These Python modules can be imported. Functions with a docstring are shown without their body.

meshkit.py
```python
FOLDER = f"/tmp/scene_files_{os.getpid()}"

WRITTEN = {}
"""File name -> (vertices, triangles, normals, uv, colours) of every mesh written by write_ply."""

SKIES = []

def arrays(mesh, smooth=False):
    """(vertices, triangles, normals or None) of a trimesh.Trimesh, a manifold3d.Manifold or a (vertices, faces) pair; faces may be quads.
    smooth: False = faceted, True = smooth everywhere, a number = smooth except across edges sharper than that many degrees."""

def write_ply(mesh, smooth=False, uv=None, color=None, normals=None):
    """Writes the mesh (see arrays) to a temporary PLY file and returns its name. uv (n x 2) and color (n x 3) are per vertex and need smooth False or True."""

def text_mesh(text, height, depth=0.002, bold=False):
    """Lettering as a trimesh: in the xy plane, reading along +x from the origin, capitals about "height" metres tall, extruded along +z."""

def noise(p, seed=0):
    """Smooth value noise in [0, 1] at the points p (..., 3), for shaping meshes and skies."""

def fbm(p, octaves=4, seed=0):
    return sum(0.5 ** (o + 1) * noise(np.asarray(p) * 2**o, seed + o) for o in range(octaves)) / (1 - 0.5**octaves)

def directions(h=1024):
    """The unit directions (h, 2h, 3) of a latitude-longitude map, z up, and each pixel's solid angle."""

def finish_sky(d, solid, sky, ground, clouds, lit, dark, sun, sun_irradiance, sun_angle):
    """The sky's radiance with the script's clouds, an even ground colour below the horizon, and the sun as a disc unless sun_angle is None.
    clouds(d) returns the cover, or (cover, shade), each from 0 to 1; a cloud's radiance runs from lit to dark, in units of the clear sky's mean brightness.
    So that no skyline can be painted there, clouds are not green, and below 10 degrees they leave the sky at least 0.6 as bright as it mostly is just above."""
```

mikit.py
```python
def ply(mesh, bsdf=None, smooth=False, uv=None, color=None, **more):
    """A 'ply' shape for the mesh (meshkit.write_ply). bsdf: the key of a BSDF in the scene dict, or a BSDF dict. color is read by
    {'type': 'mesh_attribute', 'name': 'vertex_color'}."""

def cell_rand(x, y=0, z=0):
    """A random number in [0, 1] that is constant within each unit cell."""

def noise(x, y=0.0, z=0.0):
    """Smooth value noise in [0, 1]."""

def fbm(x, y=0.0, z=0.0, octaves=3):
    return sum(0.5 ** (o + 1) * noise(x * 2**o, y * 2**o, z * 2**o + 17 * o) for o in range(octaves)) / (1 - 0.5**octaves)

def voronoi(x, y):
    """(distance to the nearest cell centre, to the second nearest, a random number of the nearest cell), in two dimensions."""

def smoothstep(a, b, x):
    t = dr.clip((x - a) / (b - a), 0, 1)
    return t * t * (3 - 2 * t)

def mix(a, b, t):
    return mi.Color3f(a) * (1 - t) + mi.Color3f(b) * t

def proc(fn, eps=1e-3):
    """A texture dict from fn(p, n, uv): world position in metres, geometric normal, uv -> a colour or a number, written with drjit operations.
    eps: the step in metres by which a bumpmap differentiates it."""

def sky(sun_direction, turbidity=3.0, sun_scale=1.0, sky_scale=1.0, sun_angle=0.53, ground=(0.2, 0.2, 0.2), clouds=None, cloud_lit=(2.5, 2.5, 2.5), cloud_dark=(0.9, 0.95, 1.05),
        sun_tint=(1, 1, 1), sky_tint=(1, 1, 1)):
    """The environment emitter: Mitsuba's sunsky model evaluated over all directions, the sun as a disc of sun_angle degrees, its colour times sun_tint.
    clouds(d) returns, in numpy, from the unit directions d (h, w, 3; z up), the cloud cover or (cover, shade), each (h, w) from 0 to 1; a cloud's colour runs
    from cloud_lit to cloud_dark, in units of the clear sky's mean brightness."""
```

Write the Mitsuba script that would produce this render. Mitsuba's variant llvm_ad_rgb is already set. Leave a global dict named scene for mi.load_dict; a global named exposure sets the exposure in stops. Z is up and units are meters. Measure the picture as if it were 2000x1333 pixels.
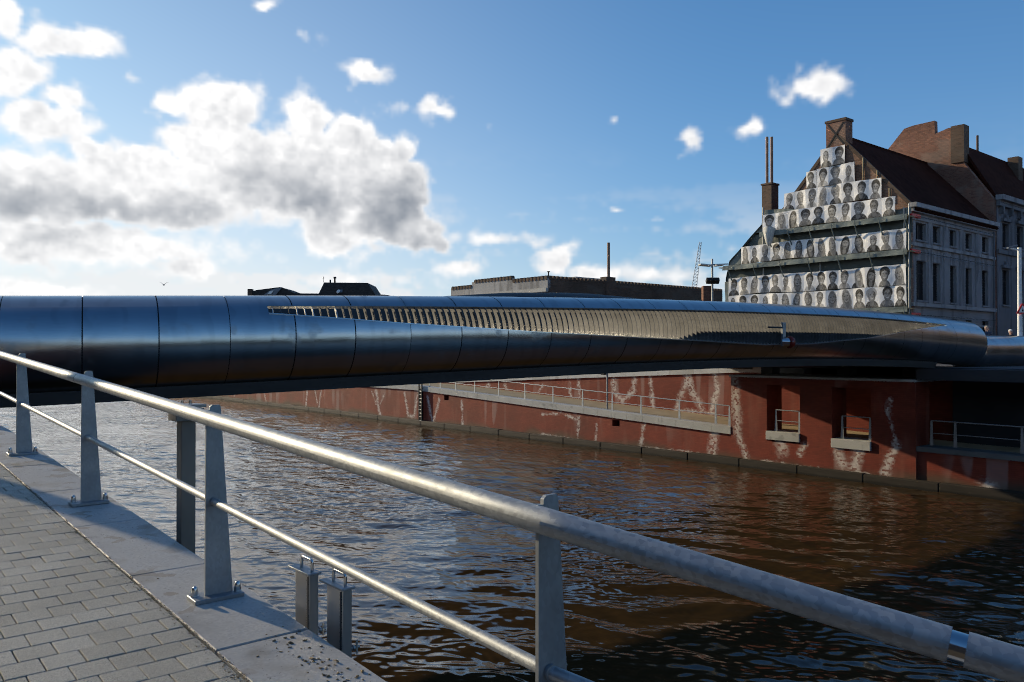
import math, random
import numpy as np, trimesh, drjit as dr, mitsuba as mi, mikit, meshkit
from shapely.geometry import Polygon, box as sbox
from mikit import proc, noise, fbm, voronoi, cell_rand, smoothstep, mix
T = mi.ScalarTransform4f
random.seed(5); rng = np.random.default_rng(5)
scene, labels = {}, {}
F = 1600.0                                     # focal length in units of a 2000 wide picture
PIT = math.atan(17 / F)
# ------------------------------------------------------------------ camera, sky, sun, exposure
scene['camera'] = {'type': 'perspective', 'fov': 2 * math.degrees(math.atan(1000 / F)), 'fov_axis': 'x', 'near_clip': 0.1, 'far_clip': 4000.0,
                   'to_world': T().look_at(origin=[0, 0, 0], target=[0, 10, 10 * math.tan(PIT)], up=[0, 0, 1])}
exposure = 2.15
SUN = np.array([-0.82, 0.57, 0.305])

# cumulus masses and their dark bellies; beyond the frame the same kind of broken cumulus goes on from noise
def smooth01(x):
    x = np.clip(x, 0, 1)
    return x * x * (3 - 2 * x)
def BL(px, py, rx, ry, wt=1.0):                                               # bearing, height, half width, half height in degrees
    az = math.atan((px - 1000) / F)
    return (math.degrees(az), math.degrees(math.atan((683 - py) / F * math.cos(az))), rx / F * 57.3, ry / F * 57.3, wt)
MASS = [BL(420, 200, 75, 45), BL(345, 195, 40, 24, .75), BL(690, 265, 48, 46, 1.0), BL(590, 235, 44, 50, .9), BL(560, 345, 175, 74, 1.25), BL(690, 370, 100, 95, 1.3), BL(770, 400, 62, 62, 1.2), BL(825, 455, 46, 30, 1.1), BL(745, 440, 100, 36, 1.2), BL(800, 345, 36, 40, 1.1), BL(650, 310, 80, 60, 1.0), BL(850, 470, 36, 18, 1.0), BL(480, 330, 90, 60, 1.0),
        BL(740, 290, 38, 32, 1.0), BL(785, 290, 26, 30, .8), BL(420, 275, 80, 48, 1.1), BL(260, 325, 100, 40, 1.0), BL(20, 370, 170, 55, 1.2), BL(300, 390, 160, 42, 1.1), BL(80, 240, 75, 32, .9), BL(125, 190, 42, 28, .8), BL(175, 290, 60, 30, .8),
        BL(15, 140, 50, 48, .9), BL(125, 78, 88, 30, .9), BL(0, 20, 22, 40, .8), BL(300, 215, 30, 18, .5),
        BL(712, 140, 44, 23, .74), BL(610, 72, 40, 18, .44), BL(845, 212, 40, 30, .70), BL(765, 210, 36, 30, .52), BL(965, 250, 24, 12, .52), BL(268, 147, 30, 12, .52), BL(520, 2, 30, 14, .7),
        BL(1585, 172, 66, 32, .66), BL(1460, 252, 36, 28, .68), BL(1350, 275, 32, 22, .68), BL(1200, 238, 14, 10, .52), BL(1285, 428, 16, 8, .5), BL(1205, 395, 26, 7, .48),
        BL(60, 470, 300, 40, .95), BL(380, 520, 50, 26, .85), BL(640, 462, 60, 34, 1.0), BL(30, 567, 120, 20, .8), BL(900, 525, 50, 26, .72), BL(1085, 510, 36, 36, 1.0), BL(1165, 535, 70, 24, .8),
        BL(970, 468, 140, 20, .56), BL(1280, 540, 130, 24, .6), BL(700, 550, 250, 20, .5), BL(860, 478, 34, 18, .7), BL(1430, 555, 110, 20, .5)]
DARK = [BL(90, 395, 230, 40, .9), BL(560, 395, 110, 40, .5), BL(790, 420, 80, 80, .8), BL(720, 410, 110, 55, .4), BL(800, 295, 30, 36, .5), BL(15, 170, 40, 40, .5), BL(1115, 530, 40, 20, .5)]
def clouds(d):
    AZ_ = np.degrees(np.arctan2(d[..., 0], d[..., 1])); EL_ = np.degrees(np.arcsin(np.clip(d[..., 2], -1, 1)))
    away = smooth01((np.abs(AZ_) - 34) / 10)
    def density(az, el, octs):
        q = np.stack([az, el, 0 * az], -1)
        n = lambda f, o, sd: meshkit.fbm(q * np.array([f, f * 1.15, 1]) + sd * 7.3, o, sd) - .5
        a2 = az + 1.7 * n(.3, 2, 11) + 1.4 * n(.9, 3, 13); e2 = el + 1.3 * n(.3, 2, 12) + 1.2 * n(.9, 3, 14)
        bill = sum(a * (np.abs(2 * meshkit.noise(np.stack([a2 * f, e2 * f * 1.1, 0 * az], -1), sd) - 1)) for f, a, sd in ((.5, .45, 3), (1.1, .32, 4), (2.2, .23, 5))[:octs]) - .45
        cov = np.zeros_like(az)
        for a, e, rx, ry, wt in MASS: cov = np.maximum(cov, wt * np.exp(-.62 * (((a2 - a) / rx) ** 2 + ((e2 - e) / ry) ** 2)))
        other = meshkit.fbm(np.stack([az / 15, el / 8, 0 * az], -1), 4, 21) * smooth01((40 - el) / 26)
        cov = np.maximum(cov * (1 - away), away * np.clip((other - .45) * 2.0, 0, 1.2))
        return cov - .60 * bill * smooth01((cov - .45) * 1.6) + .74 * n(1.15, 6, 6) - .04, bill, cov
    n0 = lambda a, e: meshkit.fbm(np.stack([a * 1.4, e * 1.8, 0 * a], -1), 4, 62) - .5
    field, bill, field0 = density(AZ_, EL_, 3)
    # the sun stands to the left: what lies between a puff and the sun darkens it
    dep = sum(w * np.clip(density(AZ_ - k, EL_ + .55 * k, 2)[0] - .3, 0, 1.2) for k, w in ((.7, .3), (1.8, .3), (3.6, .4)))
    shd = sum(wt * np.exp(-.8 * (((AZ_ - a) / rx) ** 2 + ((EL_ - e) / ry) ** 2)) for a, e, rx, ry, wt in DARK)
    c = smooth01((field - .28) / (.44 - .27 * smooth01((field0 - .50) / .3)))
    sunward = smooth01((18 - AZ_) / 46) * smooth01((AZ_ + 150) / 50)
    veil = .44 * np.exp(-np.clip(EL_, 0, 90) / 5.0) + .95 * np.exp(-np.clip(EL_, 0, 90) / 10.0) * sunward + .07 * sunward
    streak = meshkit.fbm(np.stack([AZ_ / 9 + .1 * EL_, EL_ / 1.5, 0 * AZ_], -1), 5, 61) + .35 * n0(AZ_, EL_)
    veil = veil + .62 * smooth01((streak - .46) * 3.4) * np.exp(-((EL_ - 4.5) / 4.6) ** 2) * (1 - .5 * away)
    cover = 1 - (1 - c) * (1 - np.clip(veil, 0, .93))
    soft = meshkit.fbm(np.stack([AZ_ * .45, EL_ * .6, 0 * AZ_], -1) + 3, 5, 31) - .5; soft *= 1.6
    body = smooth01((field - .38) / .5)
    shade = body * (.50 * dep + .40 * shd * (.25 + 1.1 * dep)) * (1 + 1.5 * soft) + .55 * bill * body + .5 * n0(AZ_, EL_) * body + .05 + .20 * (1 - c) + .10 * smooth01((AZ_ + 14) / 26)
    shade = np.clip(shade, 0, 2); shade = 1.28 * shade / (1 + .75 * shade)
    return cover * .985, np.clip(shade, 0, 1)
scene['sky'] = mikit.sky(SUN.tolist(), turbidity=2.6, sun_scale=1.0, sky_scale=1.0, ground=(0.06, 0.055, 0.05), clouds=clouds, cloud_lit=(4.3, 4.25, 4.2), cloud_dark=(.95, 1.07, 1.26), sun_tint=(.86, 1.0, 1.30), sky_tint=(.54, .91, 1.30))

# ------------------------------------------------------------------ frames
u = np.array([-0.639, 0.769]); u /= np.linalg.norm(u); v = np.array([-u[0] * 0 + u[1], -u[0]])      # along the river away from us / across it
uq = np.array([-0.651, 0.758]); uq /= np.linalg.norm(uq); vq = np.array([uq[1], -uq[0]])             # the near quay turns a little
WZ = -6.2                                                                                        # water level; the eye is at 0
def fw(a, w, z): return np.array([-u[0] * a + v[0] * w, -u[1] * a + v[1] * w, z])              # a: along the far bank (rightwards), w: across
def zg(t): return -1.664 + 0.0498 * min(t, 13.2)
def nq(t, w, h=0.0): return np.array([uq[0] * t + vq[0] * w, uq[1] * t + vq[1] * w, zg(t) + h])
def ray(px, py):
    cx, cy = (px - 1000) / F, (666.5 - py) / F
    return np.array([cx, math.cos(PIT) - cy * math.sin(PIT), math.sin(PIT) + cy * math.cos(PIT)])
def onw(px, py, w):                                                                            # (a, z) seen on the vertical plane w
    r = ray(px, py); p = r * (w / (r[0] * v[0] + r[1] * v[1]))
    return -(p[0] * u[0] + p[1] * u[1]), p[2]
def atY(px, py, Y): r = ray(px, py); return r * (Y / r[1])
Z3 = np.array([0, 0, 1.0]); U3 = np.array([u[0], u[1], 0]); A3 = -U3; V3 = np.array([v[0], v[1], 0]); UQ3 = np.array([uq[0], uq[1], 0.0498]); VQ3 = np.array([vq[0], vq[1], 0])

# ------------------------------------------------------------------ mesh helpers
class MB:
    def __init__(s): s.v, s.f, s.n = [], [], 0
    def add(s, vv, ff):
        vv = np.asarray(vv, float); ff = np.asarray(ff, int)
        if ff.shape[1] == 4: ff = np.vstack([ff[:, [0, 1, 2]], ff[:, [0, 2, 3]]])
        s.v.append(vv); s.f.append(ff + s.n); s.n += len(vv); return s
    def box(s, o, x, y, z):                                                      # corner and three edges
        o, x, y, z = (np.asarray(k, float) for k in (o, x, y, z))
        vv = [o, o + x, o + x + y, o + y, o + z, o + x + z, o + x + y + z, o + y + z]
        ff = np.array([[0, 3, 2, 1], [4, 5, 6, 7], [0, 1, 5, 4], [1, 2, 6, 5], [2, 3, 7, 6], [3, 0, 4, 7]])
        if np.dot(np.cross(x, y), z) < 0: ff = ff[:, ::-1]
        return s.add(vv, ff)
    def cbox(s, c, ax, ay, az, hx, hy, hz, bev=0):                               # centre, unit axes, half sizes, bevel
        c, ax, ay, az = (np.asarray(k, float) for k in (c, ax, ay, az))
        if bev <= 0: return s.box(c - ax * hx - ay * hy - az * hz, ax * 2 * hx, ay * 2 * hy, az * 2 * hz)
        pts = []
        for sx in (-1, 1):
            for sy in (-1, 1):
                for sz in (-1, 1):
                    for k in range(3):
                        b = [bev if j != k else 0 for j in range(3)]
                        pts.append(c + ax * sx * (hx - b[0]) + ay * sy * (hy - b[1]) + az * sz * (hz - b[2]))
        h = trimesh.convex.convex_hull(np.array(pts)); return s.add(h.vertices, h.faces)
    def bar(s, p, q, w, h, up=(0, 0, 1)):
        p, q = np.asarray(p, float), np.asarray(q, float); d = q - p; L = np.linalg.norm(d); d = d / L
        x = np.cross(d, up); 
        if np.linalg.norm(x) < 1e-6: x = np.cross(d, [1, 0, 0])
        x /= np.linalg.norm(x); y = np.cross(x, d)
        return s.cbox((p + q) / 2, d, x, y, L / 2, w / 2, h / 2)
    def tube(s, pts, r, n=10, caps=True):
        pts = np.asarray(pts, float); m = len(pts); r = np.broadcast_to(r, (m,))
        t = np.gradient(pts, axis=0); t /= np.linalg.norm(t, axis=1, keepdims=True)
        ref = np.array([0, 0, 1.0]) if abs(t[0][2]) < .9 else np.array([1.0, 0, 0])
        a = np.cross(t, ref); a /= np.linalg.norm(a, axis=1, keepdims=True); b = np.cross(a, t)
        th = np.arange(n) * 2 * math.pi / n
        vv = (pts[:, None] + r[:, None, None] * (np.cos(th)[None, :, None] * a[:, None] + np.sin(th)[None, :, None] * b[:, None])).reshape(-1, 3)
        ff = []
        for i in range(m - 1):
            for j in range(n):
                k = (j + 1) % n; ff.append([i * n + j, i * n + k, (i + 1) * n + k, (i + 1) * n + j])
        ff = np.array(ff)[:, ::-1]; ff = np.vstack([ff[:, [0, 1, 2]], ff[:, [0, 2, 3]]])
        if caps:
            vv = np.vstack([vv, pts[:1], pts[-1:]]); c0, c1 = m * n, m * n + 1
            ff = np.vstack([ff, [[c0, j, (j + 1) % n] for j in range(n)], [[c1, (m - 1) * n + (j + 1) % n, (m - 1) * n + j] for j in range(n)]])
        return s.add(vv, ff)
    def ext(s, poly, o, x, y, depth, z=None):                                     # polygon in the plane (o, x, y), extruded along z
        o, x, y = (np.asarray(k, float) for k in (o, x, y)); z = np.cross(x, y) if z is None else np.asarray(z, float)
        m = trimesh.creation.extrude_polygon(poly, depth, engine='earcut'); p = m.vertices
        vv = o + p[:, :1] * x + p[:, 1:2] * y + p[:, 2:] * z; ff = m.faces
        if np.dot(np.cross(x, y), z) < 0: ff = ff[:, ::-1]
        return s.add(vv, ff)
    def hull(s, pts): h = trimesh.convex.convex_hull(np.asarray(pts, float)); return s.add(h.vertices, h.faces)
    def mesh(s): return trimesh.Trimesh(np.vstack(s.v), np.vstack(s.f), process=False)

used = {}
def key(name):
    n = used.get(name, 0); used[name] = n + 1
    return name if n == 0 else f'{name}_{n:03d}'
def put(name, mb, m, smooth=False, label=None, cat=None, group=None, kind=None, **kw):
    k = key(name); scene[k] = mikit.ply(mb.mesh() if isinstance(mb, MB) else mb, m, smooth, **kw); tag(k, label, cat, group, kind); return k
def tag(k, label=None, cat=None, group=None, kind=None):
    e = {a: b for a, b in (('label', label), ('category', cat), ('group', group), ('kind', kind)) if b}
    if e: labels[k] = e
def thing(name, label, cat, group=None): k = key(name); tag(k, label, cat, group); return k

# ------------------------------------------------------------------ materials
def diff(name, fn, rough=.8, bump=None, bscale=1.0, eps=2e-3, spec=.3, metallic=0.0):
    b = {'type': 'principled', 'base_color': proc(fn) if callable(fn) else {'type': 'rgb', 'value': list(fn)}, 'roughness': proc(rough) if callable(rough) else rough, 'specular': spec, 'metallic': metallic}
    if bump is not None: b = {'type': 'bumpmap', 'arbitrary': proc(bump, eps), 'scale': bscale, 'bsdf': b}
    scene[name] = {'type': 'twosided', 'bsdf': b}
    return name
AX, AY = -float(u[0]), -float(u[1]); VX, VY = float(v[0]), float(v[1])
def wallc(p, n):
    a = p.x * AX + p.y * AY; w = p.x * VX + p.y * VY
    return dr.select(dr.abs(n.x * VX + n.y * VY) > .6, a, w)
def bricks(s, z, L=.25, H=.085):
    row = dr.floor(z / H); x = s / L + .5 * (row - 2 * dr.floor(row / 2)); c = dr.floor(x)
    fx, fz = x - c, z / H - row
    m = smoothstep(.0, .09, dr.minimum(fx, 1 - fx) * L / H * .5 + 0.02) * smoothstep(.0, .16, dr.minimum(fz, 1 - fz))
    return m, cell_rand(c, row, 3)

def concrete(base, amt=.25, s=1.0):
    def f(p, n, uv):
        k = fbm(p.x * 1.3 * s, p.y * 1.3 * s, p.z * 1.3 * s, 4); g = noise(p.x * 90, p.y * 90, p.z * 90); st = smoothstep(.62, .8, fbm(p.x * 4 * s + 7, p.y * 4 * s, p.z * 4 * s, 3))
        return mi.Color3f(base) * (1 - amt + 2 * amt * k) * (.88 + .24 * g) * (1 - .28 * st)
    return f
base_cc = concrete((.33, .328, .318), .26)
def coping_col(p, n, uv):
    d = smoothstep(.60, .74, fbm(p.x * 2.6 + 3, p.y * 2.6, 1, 4)); e = smoothstep(.64, .70, fbm(p.x * 9, p.y * 9, 4, 3)) * smoothstep(.45, .65, noise(p.x * 1.4, p.y * 1.4, 8))
    pit = smoothstep(.90, .95, noise(p.x * 75, p.y * 75, 2)) * smoothstep(.5, .7, noise(p.x * 6, p.y * 6, 3))
    c = mix(base_cc(p, n, uv), (.19, .165, .13), .42 * d)
    return mix(mix(c, (.16, .11, .065), .45 * e), (.05, .045, .04), .6 * pit)
diff('coping_concrete', coping_col, .6, lambda p, n, uv: fbm(p.x * 160, p.y * 160, p.z * 160, 2) * .5 + fbm(p.x * 22, p.y * 22, p.z * 22, 2), .0012)
def paver_col(p, n, uv):
    g = noise(p.x * 240, p.y * 240, p.z * 240); g2 = noise(p.x * 420 + 3, p.y * 420, 0); k = fbm(p.x * 2, p.y * 2, 0, 4)
    c = mix((.335, .315, .268), (.405, .383, .330), cell_rand(uv.x * 50, 2, 1))
    c = c * (.62 + .60 * g) * (.8 + .4 * k)
    return c + mi.Color3f(.16) * smoothstep(.93, .98, g2)
diff('paver_concrete', paver_col, .8, lambda p, n, uv: fbm(p.x * 210, p.y * 210, p.z * 210, 2), .0026)
diff('joint_sand', lambda p, n, uv: mix((.035, .028, .02), (.13, .10, .065), fbm(p.x * 40, p.y * 40, p.z * 40, 3)), .95)
diff('soil', lambda p, n, uv: mix((.06, .043, .026), (.30, .225, .135), noise(p.x * 120, p.y * 120, p.z * 120)), .95)
diff('ledge_concrete', concrete((.40, .395, .37), .22, .6), .8)
diff('shade_concrete', concrete((.11, .11, .105), .3, .6), .7)  # concrete darkened to carry the shade of the landing
diff('light_concrete', concrete((.46, .46, .45), .2, .6), .8)
diff('sand_path', lambda p, n, uv: mix((.27, .20, .115), (.36, .285, .175), fbm(p.x * 1.2, p.y * 1.2, 0, 5)), .9)
diff('asphalt', lambda p, n, uv: mix((.05, .05, .052), (.085, .082, .08), fbm(p.x * .8, p.y * .8, 0, 4)), .9)

def galva(p, n, uv):                                                             # zinc spangle
    d1, d2, c = voronoi(uv.x * 62 + .3 * noise(uv.x * 90, uv.y * 90), uv.y * 62)
    k = fbm(uv.x * 3, uv.y * 9, 2, 3)
    return mi.Color3f(.42, .44, .45) * (.80 + .32 * c) * (.85 + .3 * k)
def galva_r(p, n, uv):
    d1, d2, c = voronoi(uv.x * 62 + .3 * noise(uv.x * 90, uv.y * 90), uv.y * 62)
    return .44 + .14 * c + .10 * noise(uv.x * 11, uv.y * 30)
diff('galvanised_pipe', galva, galva_r, lambda p, n, uv: fbm(uv.x * 14, uv.y * 25, 0, 2), .0008, metallic=.75)
def plate_c(p, n, uv):
    k = fbm(p.x * 7, p.y * 7, p.z * 7, 4); d1, d2, c = voronoi((p.x + p.y) * 55, p.z * 55)
    return mi.Color3f(.31, .335, .36) * (.72 + .45 * k) * (.93 + .14 * c)
diff('galvanised_plate', plate_c, lambda p, n, uv: .42 + .2 * noise(p.x * 20, p.y * 20, p.z * 20), metallic=.75)
diff('dull_steel', lambda p, n, uv: mi.Color3f(.33, .33, .32) * (.6 + .7 * fbm(p.x * 6, p.y * 6, p.z * 3, 4)), .45, metallic=.7)
diff('polished_steel', (.62, .62, .61), .16, metallic=1.0)
diff('mooring_steel', lambda p, n, uv: mi.Color3f(.19, .175, .155) * (.6 + .7 * fbm(p.x * 6, p.y * 6, p.z * 2, 3)), .5, metallic=.4)
diff('stainless_post', lambda p, n, uv: mi.Color3f(.50, .49, .47) * (.75 + .4 * fbm(p.x * 8, p.y * 8, p.z * 2, 3)), .33, metallic=.9)
SR = {}
def smear(p):                                                                  # fingerprints, dried rain, dust on the brushed skin
    a = fbm(p.x * 1.6, p.y * 1.6, p.z * .5, 4); b = smoothstep(.60, .78, fbm(p.x * 3.2 + 9, p.y * 3.2, p.z * 2.2, 4))
    return a, b
def skin_c(p, n, uv):
    a, b = smear(p); br = noise(uv.x * 4, uv.y * 420, 5)
    return mi.Color3f(.505, .515, .525) * (.85 + .22 * a) * (1 - .15 * b) * (.95 + .10 * br) * (1 - .10 * smoothstep(.55, .85, noise(uv.x * 7 + 1.2 * noise(uv.x * 2, uv.y * 3, 8), uv.y * 1.1, 3)))
def skin_r(p, n, uv):
    a, b = smear(p); return .20 + .09 * a + .14 * b
diff('stainless_skin', skin_c, skin_r, lambda p, n, uv: fbm(p.x * .9, p.y * .9, p.z * .9, 2) + .02 * noise(uv.x * 3, uv.y * 300, 1), .011, 4e-3, metallic=1.0)
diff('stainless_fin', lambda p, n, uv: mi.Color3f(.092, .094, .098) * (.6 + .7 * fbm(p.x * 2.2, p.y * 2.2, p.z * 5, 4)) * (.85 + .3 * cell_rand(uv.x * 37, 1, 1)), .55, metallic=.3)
diff('stainless_fin_glint', (.78, .77, .75), .5, metallic=1.0)  # bright copy of the blade steel, sun glint put into the colour
diff('lip_steel', (.85, .83, .80), .3, metallic=.9)
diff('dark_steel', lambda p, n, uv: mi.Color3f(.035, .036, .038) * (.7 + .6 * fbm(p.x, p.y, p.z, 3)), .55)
diff('girder_paint', lambda p, n, uv: mi.Color3f(.055, .055, .055) * (.7 + .6 * fbm(p.x * .7, p.y * .7, p.z * 3, 3)), .55)
diff('black_paint', (.012, .012, .013), .45)
diff('red_lamp', (.16, .014, .010), .35)
diff('red_plastic', (.62, .03, .03), .4)
diff('white_paint', (.75, .75, .73), .4)
diff('cream_sheet', concrete((.55, .55, .52), .1), .6)

# red painted brick river walls with salt bloom along old leaks: strokes (a0, z0, a1, z1, half width) on the wall
STROKES = []
def stroke(pts, w, hw, k=1.0):
    q = [onw(x, y, w) for x, y in pts]
    for (a0, z0), (a1, z1) in zip(q[:-1], q[1:]): STROKES.append((w, a0, z0, a1, z1, hw, k))
for pts, hw in [([(1437, 740), (1440, 800), (1443, 845)], .30), ([(1443, 845), (1455, 880), (1462, 900)], .22), ([(1462, 900), (1530, 905), (1600, 916)], .06), ([(1660, 918), (1700, 925)], .05),
                ([(1753, 870), (1740, 900), (1728, 930)], .20), ([(1742, 780), (1735, 800), (1745, 840), (1753, 868)], .10), ([(1525, 860), (1530, 880)], .35), ([(1575, 868), (1565, 885)], .16), ([(1680, 880), (1670, 915)], .3), ([(1640, 885), (1650, 905)], .3),
                ([(1130, 815), (1128, 855)], .11), ([(1165, 830), (1163, 868)], .10), ([(1257, 830), (1250, 875)], .13), ([(1252, 875), (1330, 880), (1385, 893)], .06), ([(1395, 850), (1392, 893)], .30),
                ([(905, 835), (960, 838), (1010, 850), (1065, 850), (1125, 860)], .06), ([(902, 782), (904, 835)], .12), ([(1060, 810), (1100, 808), (1125, 820)], .08),
                ([(735, 765), (740, 800), (745, 820)], .22), ([(752, 768), (742, 790)], .12), ([(725, 762), (735, 790)], .1), ([(790, 768), (797, 812), (808, 815), (816, 768)], .14), ([(835, 775), (845, 828), (858, 782)], .18), ([(728, 818), (800, 822), (860, 828)], .05),
                ([(628, 760), (622, 800)], .14), ([(600, 765), (597, 798)], .12), ([(515, 765), (520, 785)], .16), ([(615, 762), (620, 790)], .1), ([(455, 764), (458, 775)], .14),
                ([(1930, 950), (1925, 985)], .3)]:
    stroke(pts, 37.5, hw)
for pts, hw in [([(1240, 740), (1238, 765), (1215, 782), (1200, 765), (1198, 742)], .22), ([(1270, 737), (1272, 765), (1276, 800)], .18), ([(1342, 730), (1352, 765), (1372, 800)], .26), ([(1345, 738), (1328, 775), (1322, 800)], .24), ([(1395, 730), (1402, 762), (1390, 800)], .2), ([(1330, 802), (1392, 806)], .15),
                ([(1130, 742), (1132, 778)], .16), ([(1112, 750), (1115, 775)], .15), ([(1060, 752), (1050, 768)], .14), ([(985, 752), (990, 762)], .18), ([(955, 752), (950, 760)], .2)]:
    stroke(pts, 41.5, hw)
def red_brick(ws, base=((.150, .0235, .0115), (.215, .034, .016))):
    mine = [s for s in STROKES if abs(s[0] - ws) < .01]
    def f(p, n, uv):
        s = wallc(p, n); a = p.x * AX + p.y * AY; z = p.z
        m, c = bricks(s, z)
        k = fbm(s * .5, z * .8, 3, 5)
        col = mix(base[0], base[1], .6 * c + .5 * (k - .3)) * (.8 + .2 * m) * (.72 + .55 * k)
        col = mix(col, (.07, .055, .035), .85 * smoothstep(-5.35, -6.0, z + .5 * (noise(s * .7, 1, 1) - .5)))          # tide line
        col = mix(col, (.25, .10, .07), .35 * smoothstep(.55, .8, fbm(s * 1.4, z * .35, 8, 4)))
        row = dr.floor(z / .085); brk = cell_rand(dr.floor(s / .125 + .5 * row), row, 9)
        wob = .28 * (fbm(a * 1.6, z * 1.6, 5, 3) - .5) + .20 * (brk - .5)
        w = mi.Float(0)
        for _, a0, z0, a1, z1, hw, kk in mine:
            dx, dz = a1 - a0, z1 - z0; t = dr.clip(((a - a0) * dx + (z - z0) * dz) / (dx * dx + dz * dz), 0, 1)
            d = dr.sqrt(dr.square(a - a0 - t * dx) + dr.square(z - z0 - t * dz))
            w = dr.maximum(w, smoothstep(1.6, .1, (d + wob * dr.minimum(1.0, hw / .12 + .2)) / hw))
        w = w * (.12 + .88 * smoothstep(.30, .62, brk * .75 + .45 * noise(a * 5, z * 9, 2)))
        streak = smoothstep(.62, .80, noise(s * 2.2, z * .25, 4)) * smoothstep(.4, .7, noise(s * .35, z * .4, 6)) * .16
        return mix(col, (.62, .58, .53), dr.clip(w * .74 + streak, 0, 1))
    return f
def brick_bump(p, n, uv): m, c = bricks(wallc(p, n), p.z); return m + .5 * c
diff('river_brick', red_brick(37.5), .75, brick_bump, .004)
diff('upper_brick', red_brick(41.5), .75, brick_bump, .004)
diff('inner_brick', red_brick(1.0), .8)
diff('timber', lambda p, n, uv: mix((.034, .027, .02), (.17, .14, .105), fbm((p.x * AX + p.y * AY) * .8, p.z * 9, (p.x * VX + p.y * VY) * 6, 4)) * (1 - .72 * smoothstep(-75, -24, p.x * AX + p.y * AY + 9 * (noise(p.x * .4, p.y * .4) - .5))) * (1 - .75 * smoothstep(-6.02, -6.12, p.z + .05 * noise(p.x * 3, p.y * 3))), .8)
def old_brick(b0, b1, mortar=(.20, .17, .14), amt=1.0):
    def f(p, n, uv):
        s = wallc(p, n); m, c = bricks(s, p.z, .28, .10); k = fbm(s * .45, p.z * .45, 7, 5); pt = smoothstep(.55, .72, fbm(s * .8 + 4, p.z * 1.1, 2, 4))
        col = mix(mortar, mix(b0, b1, .7 * c + .5 * (k - .3)), m) * (.6 + .8 * k)
        return mix(col, mi.Color3f(mortar) * 1.15, .5 * pt * amt)
    return f
def old_bump(p, n, uv): m, c = bricks(wallc(p, n), p.z, .28, .10); return m + .7 * c + fbm(p.x * 2, p.y * 2, p.z * 2, 3)
diff('gable_brick', old_brick((.19, .105, .07), (.36, .20, .135), (.36, .30, .23)), .85, old_bump, .02)
diff('fire_brick', old_brick((.16, .075, .05), (.34, .16, .105), (.25, .19, .15)), .85, old_bump, .02)
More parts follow.
